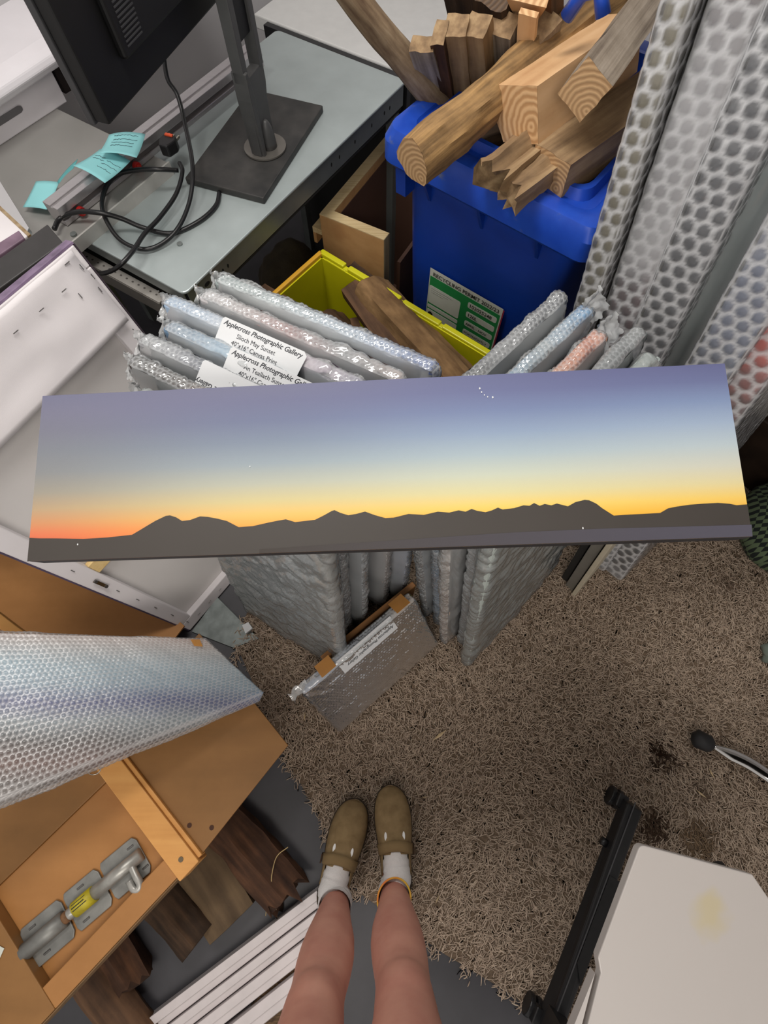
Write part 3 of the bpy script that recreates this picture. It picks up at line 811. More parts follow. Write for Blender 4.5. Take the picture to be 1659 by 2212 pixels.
log('firewood_splinter', 'second ragged dark splinter at the front rim of the bin', at(1100, 425, 1.02), at(1215, 340, 1.02), [(-.026, -.025), (.03, -.025), (.026, .02), (.0, .028), (-.026, .02)], W['oak'], EG['dark'], seed=7, ragged=.045, rough=.010)
for (u0, v0, u1, v1, za, zb_, w_, h_, mm, lab, rl_) in [
    (948, 205, 912, 95, .98, 1.13, .05, .03, 'grey', 'grey slab on end at the left of the upright firewood row', 10),
    (975, 205, 950, 72, .98, 1.15, .028, .05, 'red', 'narrow red brown slab on end, second in the upright row', 5),
    (1003, 205, 985, 55, .98, 1.16, .05, .045, 'oak', 'split slab with flaking fibres on end, third in the upright row', 8),
    (1045, 210, 1030, 55, .98, 1.16, .05, .05, 'oak', 'brown block on end, fourth in the upright row', 0),
    (1092, 190, 1085, 52, .98, 1.15, .062, .05, 'grey', 'grey ridged block on end, fifth in the upright row', -6),
    (1150, 170, 1160, 40, 1.0, 1.16, .085, .06, 'grey', 'grey ridged post beside an orange sawn face at the right of the row', -30)]:
    log('firewood_slab', lab, at(u0, v0, za), at(u1, v1, zb_), [(-w_ / 2, -h_ / 2), (w_ / 2, -h_ / 2 * .8), (w_ / 2 * .9, h_ / 2), (-w_ / 2 * .9, h_ / 2 * .9)], W[mm], W['oak'], roll=rl_, rough=.004, seed=u0)
log('firewood_board', 'orange freshly sawn board face standing beside the grey post', at(1130, 175, 1.04), at(1142, 28, 1.19), rect(.038, .012), W['pale'], EG['pale'], roll=0, rough=.001, seed=21)
log('firewood_chunk', 'big dark brown chunk at the back of the bin', at(1075, 80, 1.06), at(1060, -60, 1.20), [(-.09, -.05), (.06, -.06), (.08, .03), (.0, .06), (-.08, .04)], W['dark'], EG['dark'], rough=.008, seed=22)
log('firewood_chunk', 'dark ribbed offcut at the top right of the heap', at(1180, 70, 1.10), at(1178, -50, 1.22), rect(.055, .05), W['brown'], EG['dark'], rough=.004, seed=23)
log('firewood_chunk', 'small pale pointed offcut at the top of the heap', at(1130, 30, 1.14), at(1128, -40, 1.22), [(-.01, -.015), (.03, -.015), (.03, .015), (-.01, .015)], W['pale'], EG['pale'], rough=.002, seed=24, taper=2.0)
for k, (u0, v0, u1, v1, zz) in enumerate([(1190, 470, 1330, 330, .94), (1010, 330, 1200, 260, .93), (1240, 480, 1400, 400, .93), (1010, 250, 1150, 160, .95), (1090, 430, 1260, 330, .90)]):
    log('firewood_log', ['dark log deep in the bin by the wrapped canvases', 'dark log deep in the bin under the long golden log', 'dark log at the right inner corner of the bin', 'dark log at the back under the upright slabs', 'dark log lowest in the bin at the front'][k],
        at(u0, v0, zz), at(u1, v1, zz), circ(.042, 9, .9, .2, k), W['dark'], EG['dark'], rough=.008, seed=30 + k)

# ================================================================== PLYWOOD BOX AND YELLOW TOTE
m_ply = wood('plywood_edge', (226, 204, 160), (196, 168, 120), (214, 190, 144), 6, 220, .6, .1)
m_plyf = wood('plywood_face', (206, 160, 108), (182, 134, 86), (196, 150, 98), 1.2, 24, .55, .06)
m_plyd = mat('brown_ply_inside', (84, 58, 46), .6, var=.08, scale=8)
ZP = .60
x0 = at(690, 462, ZP); x1 = at(829, 518, ZP); x2 = at(822, 342, ZP)
ex_ = unit(x1 - x0); ey_ = V(-ex_[1], ex_[0], 0)
WX = np.linalg.norm(x1 - x0); LY = .40; T_ = .034
pb = thing('plywood_box', 'open plywood box with raw ply edges standing beside the blue bin', 'box', x0 * V(1, 1, 0) + ex_ * WX / 2 + ey_ * .15)
def pbx(x, y, z): return x0 * V(1, 1, 0) + ex_ * x + ey_ * y + Z * z
MB().box(pbx(0, 0, 0), ex_ * WX, ey_ * T_, Z * (ZP - .003)).obj('front_panel', m_plyf, pb)
MB().box(pbx(0, T_ + .0005, 0), ex_ * T_, ey_ * LY, Z * (ZP - .003)).obj('side_panel', m_plyf, pb)
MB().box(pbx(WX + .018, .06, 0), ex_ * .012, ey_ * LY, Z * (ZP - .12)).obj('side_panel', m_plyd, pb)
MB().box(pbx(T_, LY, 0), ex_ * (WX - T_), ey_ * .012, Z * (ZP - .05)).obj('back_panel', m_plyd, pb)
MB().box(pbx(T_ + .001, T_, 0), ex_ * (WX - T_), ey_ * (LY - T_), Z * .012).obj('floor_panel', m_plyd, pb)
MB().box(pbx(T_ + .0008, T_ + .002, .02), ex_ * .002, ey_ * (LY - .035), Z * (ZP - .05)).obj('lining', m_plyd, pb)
MB().box(pbx(0, 0, ZP - .003), ex_ * WX, ey_ * T_, Z * .003).obj('ply_edge', m_ply, pb)
MB().box(pbx(0, T_ + .0005, ZP - .003), ex_ * T_, ey_ * LY, Z * .003).obj('ply_edge', m_ply, pb)
MB().box(pbx(WX + .0005, 0, 0), ex_ * .0015, ey_ * T_, Z * ZP).obj('ply_edge', wood('plywood_edge_v', (176, 160, 128), (120, 106, 84), None, 200, 6, .7, .1), pb)
MB().box(pbx(-.045, .012, ZP - .09), ex_ * .044, ey_ * .09, Z * .02).obj('side_batten', m_ply, pb)
MB().box(pbx(-.045, .012, ZP - .13), ex_ * .012, ey_ * .09, Z * .04).obj('side_batten', m_plyf, pb)

m_yel = mat('yellow_plastic', (206, 202, 22), .4, var=.04, scale=10)
m_yel2 = mat('amber_rim', (214, 160, 44), .45, var=.05, scale=12)
ZY = .64
y0 = at(694, 546, ZY); yr = at(1092, 785, ZY)
YX = unit(yr - y0); YY = V(YX[1], -YX[0], 0)       # YY towards the viewer
LYX = np.linalg.norm(yr - y0)
yb = thing('yellow_tote', 'yellow plastic tote with slotted walls holding rough logs', 'crate', y0 * V(1, 1, 0) + YX * .3 + YY * .15)
WYY = .34
def yp(x, y, z): return y0 * V(1, 1, 0) + YX * x + YY * y + Z * z
def slotted_wall(o, ex, L_, H_, th, slots, name, m):
    """wall with real cut-out slots: strips around the openings"""
    ex = unit(ex); n_ = np.cross(ex, Z); mb = MB(); xs = sorted({0, L_} | {s for a in slots for s in (a[0], a[1])})
    for i in range(len(xs) - 1):
        c_ = (xs[i] + xs[i + 1]) / 2; cut = [s for s in slots if s[0] <= c_ <= s[1]]
        if cut:
            za, zb_ = cut[0][2], cut[0][3]
            mb.box(o + ex * xs[i], ex * (xs[i + 1] - xs[i]), n_ * th, Z * za); mb.box(o + ex * xs[i] + Z * zb_, ex * (xs[i + 1] - xs[i]), n_ * th, Z * (H_ - zb_))
        else: mb.box(o + ex * xs[i], ex * (xs[i + 1] - xs[i]), n_ * th, Z * H_)
    return mb.obj(name, m, yb)
slotted_wall(yp(0, .0, 0), YX, LYX, ZY - .012, .006, [(.33, .37, ZY - .07, ZY - .062), (.45, .49, ZY - .07, ZY - .062)], 'back_wall', m_yel)
slotted_wall(yp(.0, WYY, 0), -YY, WYY, ZY - .012, .006, [(.08, .115, ZY - .075, ZY - .068), (.17, .20, ZY - .075, ZY - .068)], 'end_wall', m_yel)
MB().box(yp(0, WYY, 0), YX * LYX, YY * .005, Z * (ZY - .1)).obj('front_wall', m_yel, yb)
MB().box(yp(LYX, 0, 0), YY * WYY, YX * .005, Z * (ZY - .1)).obj('end_wall', m_yel, yb)
MB().box(yp(0, 0, .01), YX * LYX, YY * WYY, Z * .006).obj('base', m_yel, yb)
MB().box(yp(-.012, -.006, ZY - .022), YY * (WYY + .006), YX * .014, Z * .022).obj('rim', m_yel2, yb, bevel=.003)
MB().box(yp(-.012, -.012, ZY - .022), YX * (LYX + .012), YY * .014, Z * .014).obj('rim', m_yel, yb, bevel=.002)
for a_, b_ in ((-.008, .085), (.10, .29), (.30, .43), (.44, .60)):
    MB().box(yp(a_, -.016, ZY - .02 - .004 * (a_ > .2)), YX * (min(b_, LYX) - a_), YY * .018, Z * .02).obj('rim', m_yel, yb, bevel=.003)
MB().box(yp(.02, .0015, ZY - .04), YX * .075, YY * .004, Z * .03).obj('latch', m_yel, yb, bevel=.0015)

GR = 'logs in the yellow tote'
log('tote_log', 'thick tan barked log leaning out over the yellow tote', at(800, 625, .60), at(1010, 850, .62), [(-.06, -.03), (.05, -.04), (.062, .02), (.0, .045), (-.055, .03)], W['bark'], EG['dark'], roll=-18, rough=.006, seed=41, group=GR)
log('tote_log', 'ragged bark end at the top of the tan log', at(755, 582, .575), at(810, 628, .585), [(-.025, -.012), (.03, -.012), (.025, .015), (-.02, .015)], W['dark'], EG['dark'], seed=42, ragged=.02, rough=.008, group=GR)
log('tote_plank', 'smooth dark brown plank slanting down beside the tan log', at(757, 622, .60), at(915, 845, .60), [(-.034, -.015), (.034, -.015), (.03, .015), (-.026, .018)], W['brown'], EG['dark'], roll=20, rough=.003, seed=43, group=GR)
log('tote_log', 'short reddish brown wedge at the bottom of the yellow tote', at(710, 690, .50), at(800, 800, .55), [(-.05, -.03), (.05, -.035), (.055, .02), (.0, .035), (-.05, .02)], W['brown'], EG['dark'], roll=-25, rough=.006, seed=44, group=GR)
log('tote_plank', 'narrow grey brown slat upright between the wedge and the plank', at(765, 690, .555), at(795, 800, .57), rect(.026, .014), W['brown'], EG['dark'], rough=.002, seed=45, group=GR)
log('tote_log', 'long brown bark piece along the near side of the tote', at(566, 632, .60), at(850, 800, .62), [(-.022, -.02), (.026, -.02), (.022, .016), (-.02, .02)], W['brown'], EG['dark'], roll=8, rough=.004, seed=46, group=GR)

# ================================================================== BUBBLE-WRAPPED CANVASES
bw_small = bubble_mat('bubble_wrap', (232, 236, 238), .46, .18, .15, .04, 1.0, .10)
bw_big = bubble_mat('bubble_wrap_large', (236, 237, 240), .66, .14, .25, .02, .8, .12)
bw_soft = bubble_mat('bubble_wrap_soft', (214, 218, 218), .40, .28, .28, .05, 1.0, .12)
m_film = bubble_mat('plastic_film', (226, 230, 232), .38, .3, .1)
m_lab = mat('label_paper', (214, 216, 218), .5, var=.01)
m_txt = mat('label_ink', (48, 50, 56), .7, var=0)
m_tape = mat('brown_parcel_tape', (196, 138, 72), .25, var=.08, scale=20)

def wrapped(name, label, O, ex, ey, ez, dims, cols, wrap, fine, seed, axis=0, pitch=.011, step=.0024, amp=.0022, wrinkle=.0018, group=None, r=.012, inset=.006, sag=0, cat='canvas', wfreq=60, scale=8):
    t = thing(name, label, cat, O + ex * dims[0] / 2 + ey * dims[1] / 2, group)
    i = inset
    MB().box(O + ex * i + ey * i + ez * i, ex * (dims[0] - 2 * i), ey * (dims[1] - 2 * i), ez * (dims[2] - 2 * i)).obj('canvas', print_mat('print_' + str(seed), cols, axis, scale), t, bevel=.007)
    shell('wrapping', frame_map(O, ex, ey, ez), dims, t, wrap, pitch, step, .03, fine, r, amp, wrinkle, wfreq, seed, sag)
    return t

def flap(parent, c, a, b, n, seed, m=None, k=16):
    """crumpled loose fold of film spanned by a and b, bulging along n"""
    V_ = []; F_ = []
    for i in range(k + 1):
        for j in range(k + 1):
            s, t = i / k, j / k
            q = c + a * s + b * t
            d = noise.noise(Vector((s * 4 + seed, t * 4, 0))) + .5 * noise.noise(Vector((s * 9, t * 9 + seed, 3)))
            V_.append(q + n * (math.sin(math.pi * t) * .5 + d * .9) + a * .10 * noise.noise(Vector((seed, t * 5, 1))))
    for i in range(k):
        for j in range(k):
            F_.append((i * (k + 1) + j, (i + 1) * (k + 1) + j, (i + 1) * (k + 1) + j + 1, i * (k + 1) + j + 1))
    return obj('wrapping_fold', V_, F_, m or m_film, parent, True)

# ---- left stack: 40 x 16 inch canvases on end, leaning back towards the desk
LT = dirv(-31); LN = V(math.sin(math.radians(31)), math.cos(math.radians(31)), 0)
al = math.radians(10); ti = math.radians(4)
LEZ = unit(Z * math.cos(al) + LN * math.sin(al) - LT * math.sin(ti))
LEX = unit(LT - LEZ * np.dot(LT, LEZ)); LEY = np.cross(LEZ, LEX)
LZ = 1.00; LHT = 1.0 / LEZ[2]
L_GROUP = 'bubble wrapped canvases in the left stack'
Lspec = [  # t of the left end, n, width, print colours, label
    (.505, -.705, .50, [(150, 162, 160), (186, 196, 200), (176, 190, 206), (110, 132, 190)], 'rearmost wrapped canvas of the left stack, pale grey blue, nearest the yellow tote'),
    (.457, -.705, .46, [(210, 212, 214), (190, 178, 178), (150, 70, 60), (96, 96, 104), (196, 170, 160)], 'wrapped canvas with a red brown patch, second from the back of the left stack'),
    (.409, -.755, .46, [(140, 174, 206), (206, 214, 226), (214, 180, 196), (140, 142, 164)], 'wrapped canvas labelled Slioch May Sunset in the left stack'),
    (.361, -.715, .45, [(100, 108, 130), (110, 170, 204), (150, 196, 210), (100, 100, 116)], 'blue wrapped canvas labelled An Teallach in the left stack'),
    (.313, -.735, .44, [(180, 180, 180), (80, 86, 108), (70, 76, 100), (120, 120, 120)], 'grey blue wrapped canvas with an upside down label in the left stack'),
    (.265, -.715, .43, [(30, 26, 22), (74, 56, 40), (176, 128, 90), (50, 48, 44)], 'dark brown wrapped canvas in the left stack'),
    (.217, -.66, .41, [(150, 156, 152), (120, 130, 134), (176, 180, 182), (140, 140, 132)], 'front wrapped canvas of the left stack, its clear film sagging to the carpet')]
LP = []
for i, (n_, t_, wd, cols, lab) in enumerate(Lspec):
    top = LT * t_ + LN * n_ + Z * LZ
    O = top - LEZ * LHT
    front = (i == len(Lspec) - 1)
    fine = ('z1', 'y0') if front else ('z1',)
    T = wrapped('wrapped_canvas', lab, O, LEX, LEY, LEZ, (wd, .044, LHT), cols, bw_soft if front else bw_small, fine + ('x1', 'x0'), 100 + i, 0,
                step=.0036 if front else .0024, wrinkle=.0042 if front else .0034, amp=.0018 if front else .0026, wfreq=48 if front else 70, group=L_GROUP, r=.0215, sag=.004 if front else .001)
    LP.append((T, O, wd))
    # folded end of the film at the top left corner
    c = O + LEZ * (LHT - .05)
    flap(T, c - LEX * .018 + LEY * .005, LEX * .03, LEZ * .05 + LEY * .02, LEY * .012, 11.3 * i, bw_small, 14)

def top_label(i, s0, s1, lines, flip=False, d0=.004, h=.047):
    """paper label folded over the front top edge of left-stack canvas i"""
    T, O, wd = LP[i]
    base = O + LEZ * (LHT + .0035) - LEY * .0035
    up = unit(LEY * .78 + LEZ * .62); nn = unit(np.cross(LEX, up))
    if nn[2] < 0: nn = -nn
    c = O + LEZ * (LHT - .026) - LEY * .008 + nn * .008
    lab = MB().prism([c + LEX * s0 + up * 0, c + LEX * s1, c + LEX * (s1 + .004) + up * (h * .86), c + LEX * (s1 - .004) + up * h, c + LEX * (s0 + .004) + up * h, c + LEX * s0 + up * (h * .9)], nn * .0008).obj('label', m_lab, T)
    for (txt, x, y, size, sh, bold) in lines:
        if flip: text(txt, c + LEX * (s1 - x) + up * (h - y) + nn * .0012 , -LEX, -up, size, m_txt, lab, sh, bold=bold)
        else: text(txt, c + LEX * (s0 + x) + up * y + nn * .0012, LEX, up, size, m_txt, lab, sh, bold=bold)
top_label(2, .150, .335, [('Applecross Photographic Gallery', .006, .0345, .0130, .3, .012), ('Slioch May Sunset', .042, .0195, .0120, 0, 0), ('40"x16" Canvas Print', .036, .0055, .0120, 0, 0)])
top_label(3, .165, .345, [('Applecross Photographic Gallery', .006, .0345, .0130, .3, .012), ('An Teallach Sunset', .04, .0195, .0120, 0, 0), ('40"x16" Canvas Print', .034, .0055, .0120, 0, 0)])
top_label(4, .16, .34, [('Applecross Photographic Gallery', .006, .0345, .0130, .3, .012), ('Bealach', .06, .0195, .0120, 0, 0)], flip=True)

# ---- right stack, leaning back against the blue bin
RT = dirv(46); RN = V(math.sin(math.radians(46)), -math.cos(math.radians(46)), 0)
ar = math.radians(8)
REZ = unit(Z * math.cos(ar) - RN * math.sin(ar)); REX = RT; REY = np.cross(REZ, REX)
RZT = 1.03; RHT = (RZT - .005) / REZ[2]
R_GROUP = 'bubble wrapped canvases in the right stack'
Rspec = [(-.249, .765, .44, [(70, 74, 82), (46, 50, 56), (90, 94, 102), (60, 64, 70)], 'dark grey wrapped canvas, first of the right stack beside the yellow tote'),
         (-.197, .775, .44, [(196, 200, 202), (96, 156, 200), (180, 190, 196), (90, 160, 210), (196, 216, 226)], 'wrapped canvas with a light blue end, second of the right stack'),
         (-.145, .745, .44, [(196, 194, 190), (222, 190, 166), (234, 146, 104), (222, 200, 184)], 'wrapped canvas with an orange streak, middle of the right stack'),
         (-.097, .80, .46, [(130, 138, 140), (96, 106, 108), (76, 84, 86), (140, 146, 146)], 'grey wrapped canvas, fourth of the right stack'),
         (-.049, .768, .47, [(176, 184, 180), (168, 178, 172), (176, 186, 182), (180, 190, 190)], 'front wrapped canvas of the right stack, pale green grey')]
RP = []
for i, (n_, tend, wd, cols, lab) in enumerate(Rspec):
    top = RT * (tend - wd) + RN * n_ + Z * RZT
    # y axis of the box must point so that its far side is behind: box grows along REY
    O = top - REZ * RHT - REY * .044 if np.dot(REY, RN) > 0 else top - REZ * RHT
    front = i >= 3
    T = wrapped('wrapped_canvas', lab, O, REX, REY, REZ, (wd, .044, RHT), cols, bw_soft if i == 4 else bw_small, ('z1', 'x0', 'x1') + (('y0', 'y1') if i == 4 else ()), 200 + i, 0,
                step=.0045 if i == 4 else .0026, wrinkle=.005 if i == 4 else .0034, amp=.0016 if i == 4 else .0028, wfreq=34 if i == 4 else 60, group=R_GROUP, r=.0225, sag=.003 if i == 4 else .001)
    RP.append((T, O, wd))
    if i in (1, 2):
        c = O + REX * (wd - .02) + REZ * (RHT - .03)
        flap(T, c, REX * .06, REZ * .035 + REY * .03, REY * .009, 31.7 * i, bw_small, 14)

# ---- tall wrapped canvases behind the right stack, seen edge-on
tl = math.radians(7)
TEZ = unit(V(-.064, .20, 1))
T_GROUP = 'tall bubble wrapped canvases standing behind the right stack'
Tspec = [  # pixel of the front edge at z .95, thickness, yaw of the width direction, colours, large domes
    (1243, 640, .050, 50, [(140, 128, 92), (92, 84, 44), (130, 108, 66), (96, 92, 56)], 'x0', 'tall wrapped canvas with a grassy brown side, leftmost of the tall row beside the firewood'),
    (1306, 650, .082, 50, [(120, 84, 92), (150, 100, 104), (80, 66, 70), (110, 84, 88)], 'x0', 'tall wrapped canvas tinted pinkish grey, second of the tall row'),
    (1372, 690, .088, 49, [(90, 92, 98), (70, 72, 80), (160, 100, 90), (80, 82, 90)], 'x0', 'tall wrapped canvas with big clear bubbles over grey, third of the tall row'),
    (1432, 725, .085, 48, [(150, 172, 172), (140, 160, 160), (168, 178, 186), (140, 160, 156)], 'x0', 'tall smooth teal grey wrapped canvas set back in the middle of the tall row'),
    (1486, 770, .095, 46, [(140, 150, 156), (110, 118, 124), (140, 150, 176), (130, 120, 130)], 'x0', 'tall wrapped canvas pale blue grey, fifth of the tall row'),
    (1560, 800, .085, 42, [(90, 90, 92), (60, 62, 66), (66, 66, 70), (80, 78, 80), (232, 84, 56), (196, 176, 168)], 'x0', 'tall wrapped canvas with an orange red patch, rightmost of the tall row')]
for i, (u, v, th, yaw, cols, fc, lab) in enumerate(Tspec):
    e = dirv(yaw); e = unit(e - TEZ * np.dot(e, TEZ)); n_ = np.cross(TEZ, e)
    P0 = at(u, v, .88)
    if i == 3: P0 = P0 + e * .05
    if i == 5: P0 = P0 + e * .0
    O = P0 - TEZ * ((.88 - .012) / TEZ[2]) - n_ * th
    hgt = (1.62 if i != 5 else 1.3) / TEZ[2]
    T = wrapped('tall_wrapped_canvas', lab, O, e, n_, TEZ, (.50, th, hgt), cols, bw_soft if i == 3 else bw_big, ('x0', 'y0', 'y1') if i != 3 else (), 300 + i, 2 if i in (1, 5, 4) else 0,
                pitch=.030 if i != 5 else .034, step=.0052, amp=.0020, wrinkle=.0012, group=T_GROUP, r=.014, wfreq=40, scale=10, inset=.008)

# ---- small wrapped canvas leaning against the left stack
sTL = at(652, 1500, .26); sBL = at(822, 1508, .022)
sx_ = unit(at(915, 1275, .26) - sTL)
s_up = unit((sTL - sBL) - sx_ * np.dot(sTL - sBL, sx_)); s_n = np.cross(sx_, s_up)
if s_n[2] < 0: s_n = -s_n
SH = np.dot(sTL - sBL, s_up); SWd = .42
Osm = sTL - s_up * SH - s_n * .036
ey_s = s_n
sm = thing('wrapped_canvas', 'small wrapped canvas labelled Soradh an t-Solais leaning low between the two stacks', 'canvas', Osm + sx_ * .2)
ez_s = s_up
MB().box(Osm + sx_ * .005 + ey_s * .005 + ez_s * .005, sx_ * (SWd - .01), ey_s * .026, ez_s * (SH - .01)).obj('canvas', print_mat('print_small', [(150, 166, 206), (164, 176, 200), (150, 156, 168), (190, 152, 106), (130, 134, 142)], 0, 5, .3), sm)
shell('wrapping', frame_map(Osm, sx_, ey_s, ez_s), (SWd, .036, SH), sm, bubble_mat('bubble_wrap_fine', (222, 226, 228), .50, .34, .25, .03, .8, .13), .011, .0028, .02, ('y1', 'y0', 'z1', 'x0'), .012, .0022, .0016, 70, 401)
lbu = unit(ez_s * .45 + s_n * .9); 
lc = Osm + ez_s * (SH + .004) + s_n * .036 + s_n * .004
la_ = sx_ * .10; 
dn = unit(-ez_s * .85 + s_n * .22)
cL = Osm + ez_s * (SH + .004) + s_n * .030
lab = MB().prism([cL + sx_ * .125, cL + sx_ * .325, cL + sx_ * .325 + dn * .052, cL + sx_ * .125 + dn * .052], s_n * .0008).obj('label', m_lab, sm)
nl = np.cross(sx_, dn); nl = nl if nl[2] > 0 else -nl
text('Applecross Photographic Gallery', cL + sx_ * .318 + dn * .031 + nl * .0016, -sx_, dn, .0128, m_txt, lab, .3, bold=.01)
text('Soradh an t-Solais', cL + sx_ * .300 + dn * .014 + nl * .0016, -sx_, dn, .0125, m_txt, lab)
for s in (.070, .345):
    cT = Osm + ez_s * (SH + .007) - s_n * .004
    MB().prism([cT + sx_ * s, cT + sx_ * (s + .05), cT + sx_ * (s + .05) + s_n * .048, cT + sx_ * s + s_n * .048], ez_s * .001).obj('parcel_tape', m_tape, sm)
flap(sm, Osm - sx_ * .03 + ez_s * (SH - .03) + s_n * .01, sx_ * .06, ez_s * .04, s_n * .02, 77, bw_small, 8)

# cardboard sided canvas tucked behind the small one
kb = at(700, 1430, .20); kb2 = at(905, 1262, .20)
dk = unit(kb2 - kb); 
nk_ = V(dk[1], -dk[0], 0)
tag(MB().box(kb - Z * .18 - nk_ * .022, dk * .36, nk_ * .018, Z * .17).obj('cardboard_sleeve', mat('brown_card', (176, 122, 70), .55, var=.1, scale=14), bevel=.003), 'brown card sleeve tucked behind the small wrapped canvas', 'card')

# boards in front of the right stack
bq = at(1214, 1247, 0)
for k, (o_, th, wd, ht, c, lab) in enumerate([(0.0, .022, .30, .62, (36, 36, 36), 'black edged canvas standing at the right of the right stack'), (.026, .030, .34, .60, (120, 116, 108), 'grey backed canvas standing next to the black edged one'), (.060, .014, .40, .62, (196, 186, 164), 'cream edged board, outermost beside the right stack')]):
    c0 = at(1212, 1248, .006) + RN * o_ + RT * (-.012 * k)
    ez_b = unit(Z * math.cos(math.radians(8)) - RN * math.sin(math.radians(8))); ey_b = np.cross(ez_b, RT)
    s_ = 1 if np.dot(ey_b, RN) > 0 else -1
    b = MB().box(c0, RT * wd, ey_b * s_ * th, ez_b * ht).obj('standing_canvas', mat('board_%d' % k, c, .6, var=.05), bevel=.002)
    tag(b, lab, 'board')

# ================================================================== SUNSET CANVAS
SA, SB, SCc, SD = V(-.532, .465, 1.082), V(.503, .485, 1.135), V(.511, .232, 1.082), V(-.524, .213, 1.029)
ux, uy = SB - SA, SD - SA
SN = unit(np.cross(uy, ux)); SN = SN if SN[2] > 0 else -SN
# picture coordinates of a photo point: solve on the plane
def uv(u, v):
    p = onplane(u, v, SA, SN) - SA
    return np.dot(p, ux) / np.dot(ux, ux), np.dot(p, uy) / np.dot(uy, uy)
sun = thing('sunset_canvas', 'long panoramic canvas print of a sunset over dark mountains, lying across the stacks', 'canvas', SD + ux / 2 - SN * .035)
TH = .034
m_side = mat('canvas_edge_dark', (44, 42, 44), .6, var=.1, scale=20, bump=.2, bscale=700)
m_sidet = mat('canvas_edge_top', (96, 100, 128), .6, var=.05, scale=20, bump=.2, bscale=700)
bk = MB()
e0, e1s, e2s, e3s = SA, SB, SCc, SD
MB().hexa([SA - SN * TH, SD - SN * TH, SCc - SN * TH, SB - SN * TH, SA - SN * .0015, SD - SN * .0015, SCc - SN * .0015, SB - SN * .0015]).obj('stretcher', m_side, sun, bevel=.002)
rows = [0, .10, .22, .35, .48, .60, .70, .78, .84, .90]
def colgrid():
    Lc = [(112, 113, 136), (118, 118, 138), (120, 121, 136), (126, 130, 138), (136, 138, 140), (156, 150, 138), (184, 158, 126), (206, 146, 104), (220, 124, 88), (222, 104, 78)]
    Lm = [(112, 113, 138), (110, 113, 142), (112, 120, 148), (128, 140, 158), (152, 164, 172), (184, 186, 170), (212, 198, 146), (236, 194, 112), (246, 174, 84), (246, 160, 70)]
    Rm = [(106, 110, 146), (110, 116, 154), (122, 136, 172), (146, 164, 190), (174, 190, 198), (204, 210, 192), (224, 216, 166), (246, 214, 116), (252, 196, 76), (252, 184, 62)]
    Rr = [(104, 108, 148), (112, 120, 160), (134, 152, 188), (164, 182, 206), (190, 204, 210), (214, 214, 198), (232, 218, 166), (250, 212, 112), (253, 192, 76), (252, 180, 64)]
    return [np.array([lin(c)[:3] for c in k]) for k in (Lc, Lm, Rm, Rr)]
cg = colgrid(); cpos = [0, .34, .68, 1.0]
nx_, ny_ = 120, 60
S_, T_g = np.meshgrid(np.linspace(0, 1, nx_ + 1), np.linspace(0, 1, ny_ + 1), indexing='ij')
def skycol(s, t):
    out = np.zeros((len(s), 3))
    for c in range(3):
        cv = np.stack([np.interp(t, rows, g[:, c]) for g in cg], 1)
        i = np.clip(np.searchsorted(cpos, s, 'right') - 1, 0, 2); f = (s - np.array(cpos)[i]) / (np.array(cpos)[i + 1] - np.array(cpos)[i])
        f = f * f * (3 - 2 * f) * .6 + f * .4
        out[:, c] = cv[np.arange(len(s)), i] * (1 - f) + cv[np.arange(len(s)), i + 1] * f
    return out
s_, t_ = S_.ravel(), T_g.ravel()
Pts = SA + s_[:, None] * ux + t_[:, None] * uy
I = np.arange((nx_ + 1) * (ny_ + 1)).reshape(nx_ + 1, ny_ + 1)
Q4 = np.stack([I[:-1, :-1], I[:-1, 1:], I[1:, 1:], I[1:, :-1]], -1).reshape(-1, 4)
m_pic = vcol_mat('sunset_print', rough=.55, spec=.25, bump=.12, bscale=1400)
big_mesh('printed_sky', Pts, Q4, m_pic, sun, smooth=False, colattr=np.concatenate([skycol(s_, t_) * .9, np.ones((len(s_), 1))], 1))
ridge = [(62, 1162), (85, 1163), (120, 1163), (180, 1164), (230, 1161), (285, 1155), (310, 1140), (335, 1125), (358, 1114), (367, 1113), (380, 1117), (393, 1125), (410, 1123), (432, 1115), (448, 1116), (470, 1120), (490, 1125), (515, 1138), (545, 1136), (580, 1128), (600, 1124), (617, 1121), (637, 1127), (655, 1125), (680, 1122), (700, 1112), (716, 1103), (722, 1101), (735, 1107), (752, 1112), (770, 1109), (788, 1104), (810, 1112), (832, 1118), (850, 1117), (882, 1109), (915, 1111), (945, 1104), (970, 1106), (990, 1101), (1005, 1104), (1018, 1098), (1030, 1102), (1048, 1105), (1062, 1101), (1075, 1095), (1085, 1099), (1110, 1096), (1130, 1090), (1143, 1091), (1153, 1085), (1165, 1091), (1176, 1087), (1190, 1090), (1202, 1086), (1226, 1092), (1242, 1083), (1262, 1078), (1272, 1079), (1287, 1086), (1300, 1096), (1325, 1112), (1350, 1110), (1390, 1108), (1425, 1106), (1442, 1096), (1462, 1092), (1490, 1088), (1515, 1086), (1550, 1084), (1575, 1086), (1590, 1089), (1617, 1087)]
ruv = [uv(*p) for p in ridge]; ruv[0] = (0.0, ruv[0][1]); ruv[-1] = (1.0, ruv[-1][1])
n_ = len(ruv)
vv = [SA + s * ux + t * uy + SN * .0004 for s, t in ruv] + [SA + s * ux + 1.0 * uy + SN * .0004 for s, t in ruv]
o = obj('printed_mountains', vv, [(i, n_ + i, n_ + i + 1, i + 1) for i in range(n_ - 1)], mat('mountain_print', (66, 61, 57), .5, var=.04, scale=8), sun)
wl = [uv(*p) for p in [(560, 1186), (850, 1166), (1100, 1149), (1300, 1140), (1450, 1136), (1622, 1131)]]
wv = [SA + s * ux + t * uy + SN * .0008 for s, t in wl]; wv2 = [SA + min(1, s) * ux + .999 * uy + SN * .0008 for s, t in wl]
